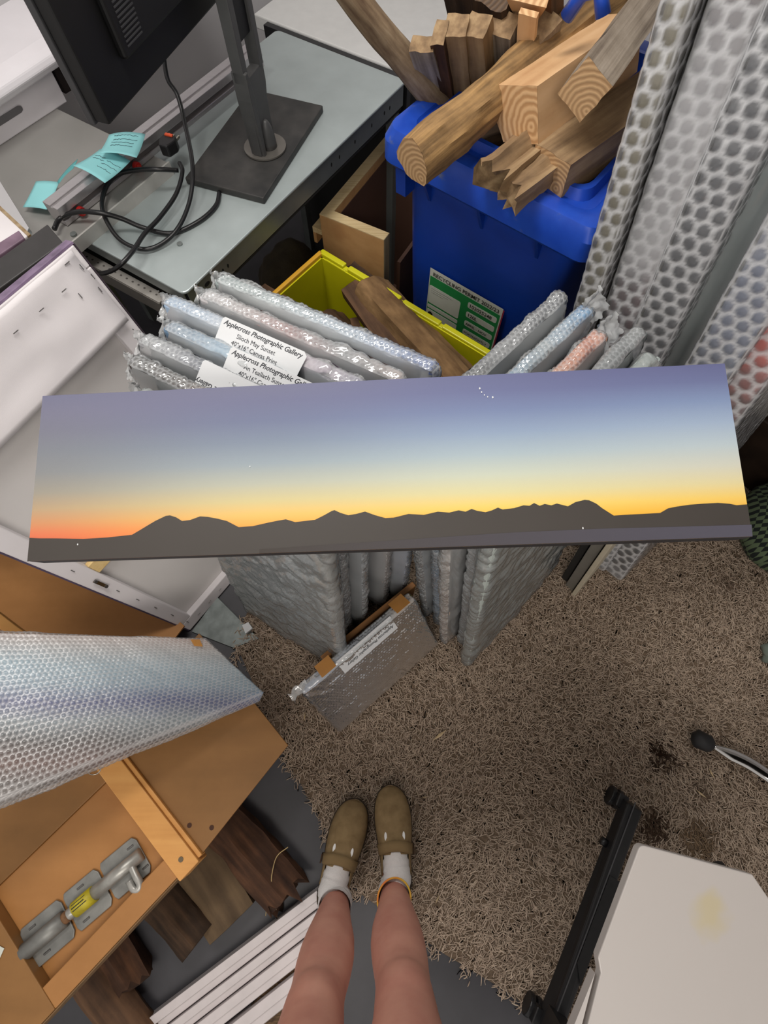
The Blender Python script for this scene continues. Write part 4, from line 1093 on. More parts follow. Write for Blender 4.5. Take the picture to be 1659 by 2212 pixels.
wc_ = [np.array(lin((66, 61, 57))[:3]) * (1 - k) + np.array(lin((84, 82, 94))[:3]) * k for k in (0, .25, .5, .7, .85, 1)]
wc_ = np.array([list(c) + [1] for c in wc_ + wc_])
big_mesh('printed_water', np.array(wv + wv2), np.array([(i, 6 + i, 7 + i, i + 1) for i in range(5)]), m_pic, sun, smooth=False, colattr=wc_)
MB().hexa([SA - SN * TH * .95 - uy * .004, SB - SN * TH * .95 - uy * .004, SB - SN * TH * .95, SA - SN * TH * .95, SA - SN * .002 - uy * .004, SB - SN * .002 - uy * .004, SB - SN * .002, SA - SN * .002]).obj('top_edge', m_sidet, sun)
for (u, v, r) in ((1036, 838, .0012), (1040, 846, .0009), (1046, 852, .0008), (1053, 856, .0008), (1064, 857, .0012), (1258, 1139, .0011), (540, 1007, .0008), (168, 1176, .001)):
    s, t = uv(u, v); MB().disc(SA + s * ux + t * uy + SN * .0009, unit(ux) * r, unit(uy) * r * 1.5, 8).obj('scuff', m_lab, sun)

# ================================================================== BACK OF A LARGE CANVAS (left), leaning to the left
CD_ = at(622, 1115, .006); CB_ = at(411, 1362, .006)
CA_ = V(-.6325, .8936, .993); CT_ = V(-.975, .385, .985)
nb = unit(np.cross(CB_ - CD_, CA_ - CD_)); nb = nb if nb[2] > 0 else -nb
def cp(a, b, h): return (CD_ * (1 - b) + CB_ * b) * (1 - a) + (CA_ * (1 - b) + CT_ * b) * a + nb * h
lc_ = thing('stretched_canvas', 'back of a big stretched canvas with stapled white edges and a purple printed side', 'canvas', (CD_ + CB_) / 2)
m_cback = mat('raw_canvas_white', (224, 219, 221), .75, var=.03, scale=8, bump=.08, bscale=900)
m_cin = mat('canvas_inside', (214, 210, 208), .8, var=.03, scale=6, bump=.08, bscale=900)
m_purp = mat('purple_print_edge', (86, 70, 92), .5, c2=(150, 128, 158), scale=22)
m_pine = wood('pine_bar', (232, 206, 150), (208, 172, 112), (222, 192, 134), 3, 60, .55, .06)
def cbox(a0_, a1_, b0_, b1_, h0, h1):
    return MB().hexa([cp(a0_, b0_, h0), cp(a1_, b0_, h0), cp(a1_, b1_, h0), cp(a0_, b1_, h0), cp(a0_, b0_, h1), cp(a1_, b0_, h1), cp(a1_, b1_, h1), cp(a0_, b1_, h1)])
cbox(0, 1, 0, 1, -.030, -.026).obj('picture_sheet', m_cin, lc_)
ba, bb = .046, .085
cbox(.0, ba, .0, 1, -.026, 0).obj('stretcher_bar', m_cback, lc_, bevel=.003)
cbox(1 - ba, 1, .0, 1, -.026, 0).obj('stretcher_bar', m_cback, lc_, bevel=.003)
cbox(ba, 1 - ba, .0, bb, -.026, 0).obj('stretcher_bar', m_cback, lc_, bevel=.003)
cbox(ba, 1 - ba, 1 - bb, 1, -.026, 0).obj('stretcher_bar', m_cback, lc_, bevel=.003)
cbox(.42, .46, bb, 1 - bb, -.024, -.006).obj('cross_bar', m_pine, lc_, bevel=.002)
cbox(1.0, 1.004, -.004, 1, -.032, -.001).obj('printed_side', m_purp, lc_)
cbox(0, 1, -.006, -.001, -.032, -.001).obj('printed_side', mat('plum_print_edge', (62, 50, 60), .5), lc_)
cbox(0, 1, 1.0, 1.008, -.034, -.003).obj('printed_side', mat('violet_print_edge', (92, 80, 104), .5, var=.2, scale=12), lc_)
# loose flap of canvas folded down from the top bar
fl = MB(); K = 14; FV = []; FF_ = []
for i in range(K + 1):
    for j in range(K + 1):
        s, t = i / K, j / K
        a_ = 1 - .004 - t * (.16 + .02 * s); b_ = .02 + s * .98
        FV.append(cp(a_, b_, .004 + .010 * t * t + .004 * noise.noise(Vector((s * 5, t * 4, 2))) + .003 * math.sin(s * 26) * (1 - t)))
for i in range(K):
    for j in range(K): FF_.append((i * (K + 1) + j, (i + 1) * (K + 1) + j, (i + 1) * (K + 1) + j + 1, i * (K + 1) + j + 1))
fo = obj('canvas_flap', FV, FF_, m_cback, lc_, True); so = fo.modifiers.new('thickness', 'SOLIDIFY'); so.thickness = .001
m_stap = mat('staple_steel', (120, 118, 116), .3, .8)
for (a_, b_, h_, dd) in [(.985 - .02 * 0, .06, .006, 0), (.965, .03, .007, 1), (.94, .02, .007, 1), (.915, .03, .009, 1), (.955, .13, .009, 0), (.955, .23, .009, 0), (.955, .34, .009, 0), (.955, .46, .009, 0), (.93, .10, .01, 1), (.88, .035, .002, 1), (.75, .04, .002, 1)] + [(.04 + .075 * k, .955, .002, 1) for k in range(8)] + [(.022, .08 + .1 * k, .002, 0) for k in range(9)]:
    c = cp(a_, b_, h_); d = unit(cp(a_ + .01, b_, h_) - c) if dd else unit(cp(a_, b_ + .01, h_) - c)
    MB().tube([c - d * .006, c + d * .006], .0009, 6).obj('staple', m_stap, lc_)
hw = cp(.40, .955, .004); hd = unit(cp(.45, .955, .004) - hw)
hg = MB().box(hw - hd * .02 - unit(CB_ - CD_) * .004, hd * .045, unit(CB_ - CD_) * .009, nb * .002).obj('hanger_plate', mat('old_brass', (104, 84, 56), .4, .7), lc_)
for s in (-.016, .021):
    MB().tube([hw + hd * s, hw + hd * s + nb * .005], .005, 10).obj('hanger_screw', m_stap, hg)

# things piled behind its top edge
tb = [at(-60, 600, .975), at(102, 484, .975), at(136, 524, .975), at(-60, 665, .975)]
tag(MB().prism(tb[::-1], -Z * .035).obj('black_tray', mat('matt_black_tray', (50, 48, 48), .5, var=.1), bevel=.002), 'matt black tray lying along the top of the big stretched canvas', 'tray')
tb = [at(-60, 560, .955), at(40, 497, .955), at(52, 514, .955), at(-60, 590, .955)]
tag(MB().prism(tb[::-1], -Z * .03).obj('mauve_canvas', mat('mauve_print', (128, 104, 122), .5, c2=(90, 70, 84), scale=18), bevel=.002), 'mauve edged canvas half hidden behind the black tray', 'canvas')
tb = [at(-60, 395, .93), at(60, 508, .93), at(20, 545, .93), at(-80, 480, .93)]
wc = tag(MB().prism(tb[::-1], -Z * .02).obj('white_canvas', m_cback, bevel=.002), 'corner of a white canvas back with a mottled brown edge by the rear shelf', 'canvas')
MB().prism([at(-60, 388, .932), at(66, 506, .932), at(60, 510, .932), at(-60, 398, .932)][::-1], -Z * .02).obj('printed_edge', mat('brown_mottle', (120, 92, 50), .6, c2=(170, 150, 120), scale=60), wc)
MB().prism([at(-60, 350, .93), at(0, 392, .93), at(62, 492, .93), at(58, 503, .93), at(-60, 386, .93)][::-1], -Z * .012).obj('wrapping', m_film, wc)

# ================================================================== BIG WRAPPED CANVAS LYING ON THE WOODEN UNIT
Q00, Q01 = at(446, 1376, .335), at(578, 1494, .335)     # right end
Q10, Q11 = at(-150, 1352, .62), at(-150, 1790, .62)     # left end, out of the picture
nq_ = unit(np.cross(Q01 - Q00, Q10 - Q00)); nq_ = nq_ if nq_[2] > 0 else -nq_
def qmap(P):
    s = P[:, :1] / .62; t = P[:, 1:2] / .30
    return (Q00 * (1 - t) + Q01 * t) * (1 - s) + (Q10 * (1 - t) + Q11 * t) * s + nq_ * (P[:, 2:3] - .05)
bgw = thing('wrapped_canvas', 'big wrapped canvas with blue and brown streaks lying across the wooden unit', 'canvas', (Q00 + Q01) / 2 - Z * .04)
pv = qmap(np.array([[.006, .006, .006], [.61, .006, .006], [.61, .294, .006], [.006, .294, .006], [.006, .006, .044], [.61, .006, .044], [.61, .294, .044], [.006, .294, .044]]))
MB().hexa(list(pv)).obj('canvas', print_mat('print_big', [(170, 160, 156), (150, 142, 136), (96, 86, 80), (110, 70, 56), (74, 68, 66), (150, 164, 172), (40, 66, 140), (150, 180, 200), (170, 196, 210), (190, 188, 188), (196, 166, 154)], 1, 5, .12), bgw)
shell('wrapping', qmap, (.62, .30, .05), bgw, bubble_mat('bubble_wrap_pile', (222, 220, 220), .50, .12, .30, .0, .35, .14), .0115, .0026, .03, ('z1', 'y0', 'y1', 'x0'), .014, .0026, .002, 30, 501, sag=.004)
MB().prism([qmap(np.array([[a, b, .053]]))[0] for a, b in ((.03, .02), (.055, .02), (.06, .05), (.04, .055))], nq_ * .001).obj('parcel_tape', m_tape, bgw)

# ================================================================== WOODEN UNIT LYING ON ITS BACK
m_unit = wood('varnished_ply', (180, 128, 76), (156, 108, 60), (168, 118, 68), 1.4, 9, .42, .03)
m_unit2 = wood('varnished_panel', (152, 110, 64), (126, 90, 50), (140, 100, 57), 1.4, 10, .45, .03)
m_unitl = wood('varnished_batten', (220, 164, 96), (200, 142, 78), (212, 154, 88), 2, 40, .42, .04)
ZU = .30
UO = at(400, 1877, ZU)                       # corner where batten and rail meet
UX_ = unit(at(88, 2143, ZU) - at(370, 1845, ZU)); UL_ = np.linalg.norm(at(88, 2143, ZU) - at(370, 1845, ZU)); UY_ = V(UX_[1], -UX_[0], 0)
if np.dot(UY_, at(215, 1625, ZU) - UO) < 0: UY_ = -UY_
un = thing('wooden_unit', 'varnished plywood unit lying on its back with a recessed panel and batten', 'furniture', UO * V(1, 1, 0) + UX_ * .2 + UY_ * .25)
def up_(x, y, z): return UO * V(1, 1, 0) + UX_ * x + UY_ * y + Z * z
def ubox(x0, x1, y0, y1, za, zb_, name, m, bev=.002, par=None): return MB().box(up_(x0, y0, za), UX_ * (x1 - x0), UY_ * (y1 - y0), Z * (zb_ - za)).obj(name, m, par or un, bevel=bev)
ubox(-.035, .022, -.012, .62, ZU - .055, ZU + .008, 'batten', m_unitl)
ubox(-.046, -.035, -.006, .62, ZU - .03, ZU + .0, 'bead', m_unitl)
# upper panel right of the batten: corner pixels define its outline
pu = [at(438, 1842, ZU - .01), at(622, 1610, ZU - .01), at(430, 1368, ZU - .01), at(232, 1590, ZU - .01)]
MB().prism(pu, -Z * .008).obj('side_panel', m_unit2, un, bevel=.001)
ubox(.022, UL_, .0, .052, ZU - .075, ZU - .002, 'front_rail', m_unit)
ubox(.022, UL_ + .12, -.004, .0, ZU - .075, ZU - .006, 'rail_edge', mat('raw_ply_edge', (128, 98, 62), .7, var=.15, scale=40))
ubox(UL_, UL_ + .12, .0, .50, ZU - .075, ZU - .001, 'end_rail', m_unit2)
ubox(.022, UL_, .052, .30, ZU - .040, ZU - .034, 'back_panel', m_unit)
ubox(.022, UL_, .30, .62, ZU - .046, ZU - .028, 'back_panel', m_unit2)
ubox(UL_ + .12, UL_ + .16, -.02, .5, ZU - .05, ZU + .01, 'batten', m_unitl)
for x, y, zz in ((-.008, .022, ZU + .008), ):
    MB().tube([up_(x, y, zz), up_(x, y, zz + .0015)], .006, 12).obj('screw', mat('dull_screw', (110, 96, 76), .4, .6), un)
for u, v in ((409, 1783), (457, 1788)):
    p = at(u, v, ZU - .009); MB().disc(p, V(.006, 0, 0), V(0, .006, 0), 8).obj('screw_hole', mat('screw_hole', (70, 40, 24), .8), un)
for x, y in ((.0, .05), (.45, .05), (.45, .42), (-.03, .45)):
    ubox(x, x + .04, y, y + .04, 0, ZU - .07, 'foot', m_unit2)
# second batten end seen above the wrapped canvas at the left edge
rg_ = at(204, 1664, ZU + .04)
rt = MB(); rt.tube([rg_ + .014 * (math.cos(t) * unit(V(1, .5, 0)) + math.sin(t) * V(-.2, .6, .75)) for t in np.linspace(0, 2 * math.pi, 20)], .0016, 6, cap=False)
tag(rt.obj('steel_ring', mat('bright_steel', (200, 198, 190), .15, .95), None, True), 'small steel split ring hanging beside the batten under the wrapped canvas', 'ring')
b0_, b1_ = at(-40, 1290, ZU), at(42, 1352, ZU)
db = unit(b1_ - b0_); nb2 = V(-db[1], db[0], 0)
MB().box(b0_ - db * .2 - nb2 * .03, db * (np.linalg.norm(b1_ - b0_) + .25), nb2 * .03, Z * .02).obj('batten', m_unitl, un, bevel=.002)
ZL = .07
pl2 = [at(-80, 1130, ZL), at(330, 1290, ZL), at(398, 1352, ZL), at(300, 1480, ZL), at(-80, 1500, ZL)]
MB().prism(pl2, -Z * .008).obj('side_panel', m_unit, un)
st_ = at(-4, 2058, ZU + .0005)
MB().prism([st_ + V(-.03, -.016, 0), st_ + V(.006, -.014, 0), st_ + V(.012, .008, 0), st_ + V(-.03, .024, 0)], Z * .0008).obj('paper_sticker', m_pw, un)
MB().prism([st_ + V(-.03, -.022, 0), st_ + V(.006, -.020, 0), st_ + V(.006, -.014, 0), st_ + V(-.03, -.016, 0)], Z * .0008).obj('paper_sticker', m_pg, un)

# ---------------------------------------------------------------- galvanised bolt in the recess
m_zinc = mat('old_zinc', (142, 142, 138), .5, .45, var=.18, scale=26, bump=.1, bscale=90)
m_zinc2 = mat('zinc_rod', (176, 174, 168), .4, .5, var=.15, scale=40)
ZB = ZU - .034
z0p, z1p = at(52, 2058, ZB + .015), at(308, 1842, ZB + .015)
gx = unit(z1p - z0p); gy = V(-gx[1], gx[0], 0); GLn = np.linalg.norm(z1p - z0p)
gb = thing('gate_bolt', 'galvanised gate bolt with a yellow label lying in the recess of the unit', 'bolt', (z0p + z1p) / 2 * V(1, 1, 0) + Z * ZB)
def gp(x, y, z): return z0p * V(1, 1, 0) + gx * x + gy * y + Z * (ZB + z)
GWd = .047
for a_, b_ in ((0, .345), (.355, .66), (.67, 1.0)):
    MB().prism([gp(GLn * a_ + .006, -GWd, .002), gp(GLn * b_ - .01, -GWd, .002), gp(GLn * b_ - .002, -GWd + .012, .002), gp(GLn * b_ - .002, GWd - .012, .002), gp(GLn * b_ - .01, GWd, .002), gp(GLn * a_ + .006, GWd, .002), gp(GLn * a_ + .001, GWd - .01, .002), gp(GLn * a_ + .001, -GWd + .01, .002)], Z * .005).obj('back_plate', m_zinc, gb, bevel=.002)
MB().tube([gp(0, 0, .017), gp(GLn * .33, 0, .017)], .019, 16).obj('sleeve', m_zinc, gb, True)
MB().tube([gp(GLn * .42, 0, .017), gp(GLn * .58, 0, .017)], .0185, 16).obj('sleeve', mat('yellow_label', (206, 190, 40), .5, c2=(150, 136, 30), scale=30), gb, True)
for k in range(4):
    MB().box(gp(GLn * .43, -.009 + .006 * k, .0345 - .003 * (k in (0, 3))), gx * GLn * (.10 + .015 * (k % 2)), gy * .0022, Z * .0008).obj('label_print', m_pk, gb)
MB().tube([gp(GLn * .58, 0, .017), gp(GLn * .99, 0, .017)], .016, 16).obj('sleeve', m_zinc2, gb, True)
MB().tube([gp(GLn * .30, 0, .017), gp(GLn * .46, 0, .017)], .013, 14).obj('rod', m_zinc2, gb, True)
MB().tube([gp(GLn * .31, .0, .0172), gp(GLn * .37, .0, .0172)], .0134, 14).obj('rust_patch', mat('rust', (136, 98, 66), .8, var=.2, scale=80), gb, True)
hp = [gp(GLn * .90, -.008, .022), gp(GLn * .90, -.034, .026), gp(GLn * .90, -.052, .026), gp(GLn * .875, -.060, .026), gp(GLn * .845, -.052, .026), gp(GLn * .845, -.030, .026)]
MB().tube(smooth_path(hp, 6), .0085, 12).obj('handle', m_zinc2, gb, True)
for x, y in ((.93, .03), (.50, .034), (.44, -.034), (.10, .034), (.12, -.032), (.96, -.03)):
    c = gp(GLn * x, y, .007); MB().tube([c - gx * .008, c + gx * .008], .0026, 8).obj('nail', m_stap, gb)

# ================================================================== LOGS ON THE GREY FLOOR
GF = 'logs on the grey floor under the wooden unit'
log('split_log', 'reddish split log with a torn end on the grey floor by the clogs', at(452, 1745, .05), at(622, 1935, .05), [(-.062, -.042), (.06, -.042), (.065, .02), (.0, .048), (-.055, .03)], W['red'], EG['dark'], rough=.008, seed=51, group=GF, ragged=.05)
log('split_log', 'broad grey brown slab on the floor between two logs', at(385, 1795, .04), at(505, 1990, .04), [(-.075, -.035), (.072, -.035), (.07, .022), (.0, .04), (-.07, .02)], wood('grey_brown_bark', (112, 92, 68), (70, 56, 42), (92, 75, 56), 4, 30, .85, .4), EG['dark'], rough=.004, seed=52, group=GF)
log('split_log', 'dark rounded log in the shade below the batten', at(300, 1880, .05), at(432, 2030, .05), circ(.058, 12, .8, .08, 3), W['dark'], EG['dark'], rough=.006, seed=53, group=GF)
log('split_log', 'short brown log with a ragged end under the front rail', at(225, 2010, .04), at(292, 2125, .04), [(-.045, -.035), (.045, -.035), (.05, .02), (.0, .04), (-.045, .025)], W['red'], EG['dark'], rough=.008, seed=54, group=GF, ragged=.03)
log('split_log', 'grey log at the bottom left beside the unit', at(185, 2085, .04), at(330, 2280, .04), circ(.055, 12, .75, .1, 8), W['brown'], EG['dark'], rough=.006, seed=55, group=GF)
m_straw = mat('dry_straw', (196, 170, 120), .8)
for k, (pts, lab) in enumerate([([(622, 1830, .10), (598, 1850, .09), (588, 1885, .10), (586, 1910, .09)], 'dry stalk lying on the red log'), ([(580, 1940, .06), (576, 1960, .05), (574, 1978, .02)], 'short dry stalk below the red log'), ([(588, 1942, .06), (596, 1962, .05), (598, 1982, .02)], 'second dry stalk below the red log')]):
    tag(MB().tube(smooth_path([at(*p) for p in pts], 4), .0012, 5).obj('dry_stalk', m_straw), lab, 'straw')

# ================================================================== WHITE MOULDINGS
m_mould = mat('white_mdf_paint', (206, 198, 198), .45, var=.05, scale=20)
ma_, mb_ = at(684, 1924, .05), at(305, 2212, .05)
for i, (of, wd, ht, st_0, nm) in enumerate([(0, .040, .050, 0, 'rearmost'), (.041, .036, .050, .02, 'second'), (.078, .042, .052, .035, 'third'), (.128, .05, .046, .06, 'nearest')]):
    d = unit(mb_ - ma_); n_ = V(-d[1], d[0], 0)
    if n_[1] > 0: n_ = -n_                     # towards the viewer
    a_ = ma_ + n_ * of + d * st_0 + Z * (ht - .05)
    sec_ = [(0, -ht + .004), (0, 0), (wd * .50, 0), (wd * .54, -.007), (wd * .92, -.009), (wd, -.020), (wd, -ht + .004)]
    L_ = np.linalg.norm(mb_ - ma_) + .14
    o = MB().loft([[a_ + d * s + n_ * x + Z * y for x, y in sec_] for s in (0, L_)]).obj('painted_lath', m_mould, None, bevel=.0012)
    tag(o, nm + ' white painted wooden moulding in the bundle beside the left shin', 'moulding', 'white mouldings on the floor')

# ================================================================== PERSON: bare legs in clogs and white socks
def skin_mat():
    m, N, L, P = nt('skin')
    tc = N.new('ShaderNodeTexCoord'); no = N.new('ShaderNodeTexNoise'); no.inputs['Scale'].default_value = 14; no.inputs['Detail'].default_value = 6
    L.new(tc.outputs['Object'], no.inputs['Vector'])
    rp = N.new('ShaderNodeValToRGB'); rp.color_ramp.elements[0].position = .3; rp.color_ramp.elements[1].position = .75
    rp.color_ramp.elements[0].color = lin((196, 136, 120)); rp.color_ramp.elements[1].color = lin((216, 160, 140))
    L.new(no.outputs[0], rp.inputs[0]); L.new(rp.outputs[0], P.inputs['Base Color'])
    P.inputs['Roughness'].default_value = .5; P.inputs['Subsurface Weight'].default_value = .12
    P.inputs['Subsurface Radius'].default_value = (.012, .005, .003); P.inputs['Specular IOR Level'].default_value = .35
    return m
m_skin = skin_mat()

def leg_rings(side, ank, knee, hip, kk=1.09):
    """(z, dx, dy, rx, ry_front, ry_back) along one leg; axis runs ankle - knee - hip"""
    prof = [(.04, .030, .034, .046), (.08, .031, .036, .044), (.115, .033, .037, .042), (.16, .036, .037, .045), (.21, .043, .041, .056), (.26, .050, .044, .066), (.31, .054, .046, .070), (.36, .054, .047, .066), (.40, .052, .048, .058),
            (.435, .051, .052, .052), (.465, .053, .059, .052), (.495, .055, .061, .054), (.525, .057, .060, .058), (.56, .062, .062, .064), (.62, .069, .070, .070), (.70, .077, .079, .078), (.78, .083, .086, .086), (.86, .088, .092, .092)]
    rings = []; n = 28
    for z, rx, rf, rb in prof:
        z = z * 1.05 if z > .2 else z
        if z <= knee[2]: t = (z - ank[2]) / (knee[2] - ank[2]); c = ank * (1 - t) + knee * t
        else: t = (z - knee[2]) / (hip[2] - knee[2]); c = knee * (1 - t) + hip * t
        c = V(c[0], c[1], z); ring = []
        for k in range(n):
            a = 2 * math.pi * k / n; s, co = math.sin(a), math.cos(a)
            r_y = rf if s > 0 else rb
            bump = 0.0
            if .455 < z < .555 and s > .35:      # knee cap
                bump = .007 * math.sin((z - .455) / .10 * math.pi) * max(0, s - .35)
            if .12 < z < .40 and s > .8: bump += .003   # shin ridge
            med = .006 * math.exp(-((z - .30) / .09) ** 2) * (co * -side > .4) # inner calf
            ring.append(c + V((rx + med) * co * (1 if z < .15 else kk), (r_y + bump) * s, 0))
        rings.append(ring)
    return rings
ankL, kneeL, hipL = V(-.126, -.445, .10), V(-.134, -.522, .50), V(-.125, -.585, .90)
ankR, kneeR, hipR = V(.026, -.424, .10), V(.040, -.506, .50), V(.045, -.585, .90)
mb = MB()
mb.loft(leg_rings(-1, ankL, kneeL, hipL)); mb.loft(leg_rings(1, ankR, kneeR, hipR))
pel = []
for k in range(13):
    t = -math.pi / 2 + math.pi * k / 12
    pel.append([V(-.04 + .165 * math.cos(t) * math.cos(a), -.585 + .11 * math.cos(t) * math.sin(a), .93 + .14 * math.sin(t)) for a in np.linspace(0, 2 * math.pi, 29)[:-1]])
pel[0] = [p * 1.0 for p in pel[0]]
mb.loft(pel)
body_ = mb.obj('person', m_skin, None, True, loc=(-.045, -.45, 0))
tag(body_, 'person with bare legs standing in tan clogs and white ankle socks', 'person')
rm = body_.modifiers.new('remesh', 'REMESH'); rm.mode = 'VOXEL'; rm.voxel_size = .006; rm.use_smooth_shade = True
smo = body_.modifiers.new('smooth', 'SMOOTH'); smo.factor = .6; smo.iterations = 8
dg = bpy.context.evaluated_depsgraph_get()
me_ = bpy.data.meshes.new_from_object(body_.evaluated_get(dg)); body_.modifiers.clear(); body_.data = me_
me_.polygons.foreach_set('use_smooth', [True] * len(me_.polygons))
if not me_.materials: me_.materials.append(m_skin)
# shorts, above the picture
sh = MB()
for hip_, knee_ in ((hipL, kneeL), (hipR, kneeR)):
    rg = []
    for z, r in ((.81, .110), (.85, .112), (.90, .112)):
        t = (z - .50) / .40; c = knee_ * (1 - t) + hip_ * t
        rg.append([V(c[0] + r * math.cos(a), c[1] + r * math.sin(a), z) for a in np.linspace(0, 2 * math.pi, 25)[:-1]])
    sh.loft(rg, cap=False)
sh.loft([[V(-.04 + rx * math.cos(a), -.585 + ry * math.sin(a), z) for a in np.linspace(0, 2 * math.pi, 33)[:-1]] for z, rx, ry in ((.87, .19, .125), (.95, .178, .122), (1.06, .160, .115))], cap=False)
sh.obj('shorts', mat('navy_cotton', (44, 48, 62), .85, bump=.1, bscale=500), body_, True)

m_suede = mat('tan_suede', (146, 124, 90), .9, c2=(124, 103, 73), scale=40, bump=.15, bscale=500, spec=.15)
m_sole = mat('dark_cork_sole', (64, 52, 38), .85, var=.15, scale=80)
m_sock = mat('white_cotton_sock', (226, 222, 220), .9, var=.04, scale=60, bump=.5, bscale=1.0, stretch=(150, 150, 900), spec=.15)
SW_S = [0, .02, .06, .12, .20, .30, .40, .50, .60, .70, .80, .88, .94, .98, 1.0]
SW_W = [.006, .021, .034, .044, .0500, .0525, .0510, .0475, .0435, .041, .040, .0385, .033, .022, .006]
def clog(toe, deg, side, ank, nm):
    d = dirv(deg); n_ = V(d[1], -d[0], 0)        # n_ points to the wearer's right
    L_ = .285
    med = -side                                  # medial side sign along n_
    def wid(s): return float(np.interp(s, SW_S, SW_W))
    def off(s): return med * (.012 * (1 - s) ** 1.5 - .004) * (1 if s < .6 else .6)
    def pos(s, x, z): return toe - d * (L_ * s) + n_ * (x + off(s)) + Z * z
    sole = MB(); ringt = []; 
    out = [(s, 1) for s in SW_S] + [(s, -1) for s in SW_S[::-1]]
    def outline(z, k): return [pos(s, sg * (wid(s) * k + .001), z) for s, sg in out]
    sole.loft([outline(.006, .96), outline(.010, 1.02), outline(.026, 1.03), outline(.030, .98)])
    sl = sole.obj('clog', m_sole, body_, True); sl['label'] = nm
    sl.data.set_sharp_from_angle(angle=math.radians(40))
    # footbed
    MB().prism([pos(s, sg * wid(s) * .9, .0302) for s, sg in out], Z * .002).obj('footbed', mat('suede_footbed', (150, 128, 98), .9), sl)
    # vamp: arches from the toe to the instep, then low side walls to the quarter
    hs = lambda s: float(np.interp(s, [0, .03, .08, .16, .28, .40, .50, .56], [.006, .018, .030, .041, .052, .064, .074, .078]))
    NS, NT = 26, 25; VV_ = []; FF2 = []
    for i in range(NS + 1):
        s = .004 + (.555 - .004) * (i / NS) ** 1.0
        for j in range(NT):
            th = math.pi * j / (NT - 1); co, si = math.cos(th), math.sin(th)
            cut = .0
            if s > .50: cut = (s - .50)
            x = wid(s) * 1.0 * (abs(co) ** .85) * (1 if co > 0 else -1); z = .026 + hs(s) * si ** .75
            ss = s + (.030 * (abs(co) ** 2) if i == NS else 0) - (.018 * math.exp(-((th - math.pi / 2) / .16) ** 2) * 0 if i == NS else 0)
            VV_.append(pos(ss, x, z))
    for i in range(NS):
        for j in range(NT - 1): FF2.append((i * NT + j, (i + 1) * NT + j, (i + 1) * NT + j + 1, i * NT + j + 1))
    v_ = obj('upper', VV_, FF2, m_suede, sl, True)
    so = v_.modifiers.new('thickness', 'SOLIDIFY'); so.thickness = .003; so.offset = 1
    # side walls behind the vamp
    for sg in (-1, 1):
        WV = []; WF = []; K = 10
        for i in range(K + 1):
            s = .54 + .24 * i / K; hh = .054 * (1 - i / K) ** .8 + .006
            for j in range(5):
                z = .026 + hh * j / 4; WV.append(pos(s, sg * (wid(s) * 1.0 - .010 * (j / 4) ** 2 * (1 - i / K)), z))
        for i in range(K):
            for j in range(4): WF.append((i * 5 + j, (i + 1) * 5 + j, (i + 1) * 5 + j + 1, i * 5 + j + 1))
        q = obj('side_wall', WV, WF, m_suede, sl, True); so = q.modifiers.new('thickness', 'SOLIDIFY'); so.thickness = .003; so.offset = 0
    # strap over the instep
    SV = []; SF = []; K = 20
    for i in range(K + 1):
        th = math.pi * (.06 + .88 * i / K); co, si = math.cos(th), math.sin(th)
        for j in range(4):
            s = .445 + .085 * j / 3 + .06 * abs(co) ** 2
            x = (wid(s) + .004) * (abs(co) ** .85) * (1 if co > 0 else -1); z = .028 + (hs(min(s, .56)) + .0045) * si ** .75
            SV.append(pos(s, x, z))
    for i in range(K):
        for j in range(3): SF.append((i * 4 + j, (i + 1) * 4 + j, (i + 1) * 4 + j + 1, i * 4 + j + 1))
    st = obj('strap', SV, SF, mat('strap_suede', (136, 114, 81), .9, spec=.15), sl, True); so = st.modifiers.new('thickness', 'SOLIDIFY'); so.thickness = .0025
    bc = pos(.55, side * (wid(.55) + .006), .052)
    MB().tube([bc + d * .010 - Z * .010, bc + d * .010 + Z * .010, bc - d * .010 + Z * .010, bc - d * .010 - Z * .010, bc + d * .010 - Z * .010], .0018, 6).obj('buckle', mat('antique_brass', (70, 50, 34), .4, .6), st)
    # the cut-outs in front of the strap where the white sock shows
    for x in (-.024, .026):
        s = .415; c = pos(s, x, .026 + hs(s) * (1 - (abs(x) / wid(s)) ** 2.4) ** .5 + .0035)
        MB().disc(c, n_ * .0036, d * .0105, 12).obj('cut_out', mat('sock_showing', (240, 240, 238), .8), v_)
    # sock
    pth = [pos(.42, 0, .055), pos(.52, 0, .064), pos(.60, 0, .076), pos(.68, 0, .082), V(*(pos(.76, 0, .09))), ank * V(1, 1, 0) + Z * .115, ank * V(1, 1, 0) + Z * .14 + V(0, -.004, 0), ank * V(1, 1, 0) + Z * .165 + V(0, -.006, 0)]
    pth = smooth_path(pth, 5); N_ = len(pth); rr = []
    for i in range(N_):
        r = float(np.interp(i / (N_ - 1), [0, .3, .6, .75, .9, 1], [.030, .033, .038, .0405, .0405, .0415]))
        rr.append(r * (1 + .025 * math.sin(i * 1.7)))
    MB().tube(pth, rr, 20, cap=False).obj('sock', m_sock, body_, True)
    hl = MB(); 
    rgs = [[pos(s, k_ * wid(s) * .86 * math.cos(a), .034 + .03 + .03 * math.sin(a)) for a in np.linspace(0, 2 * math.pi, 17)[:-1] for k_ in (1,)] for s in (.62, .72, .84, .93)]
    hl.loft(rgs); hl.obj('sock', m_sock, body_, True)
clog(at(766, 1722, .03), 77, -1, ankL, 'left tan suede clog')
clog(at(848, 1693, .03), 92, 1, ankR, 'right tan suede clog')
# beaded anklet on the right leg
ac = ankR + V(0, -.004, .078)
pts = [ac + V(.0425 * math.cos(a), .0435 * math.sin(a), -.012 * math.cos(a) - .006 * math.sin(a)) for a in np.linspace(0, 2 * math.pi, 33)]
MB().tube(pts, .0024, 8, cap=False).obj('anklet', mat('orange_yellow_thread', (240, 110, 50), .5, c2=(226, 200, 70), scale=26), body_, True)

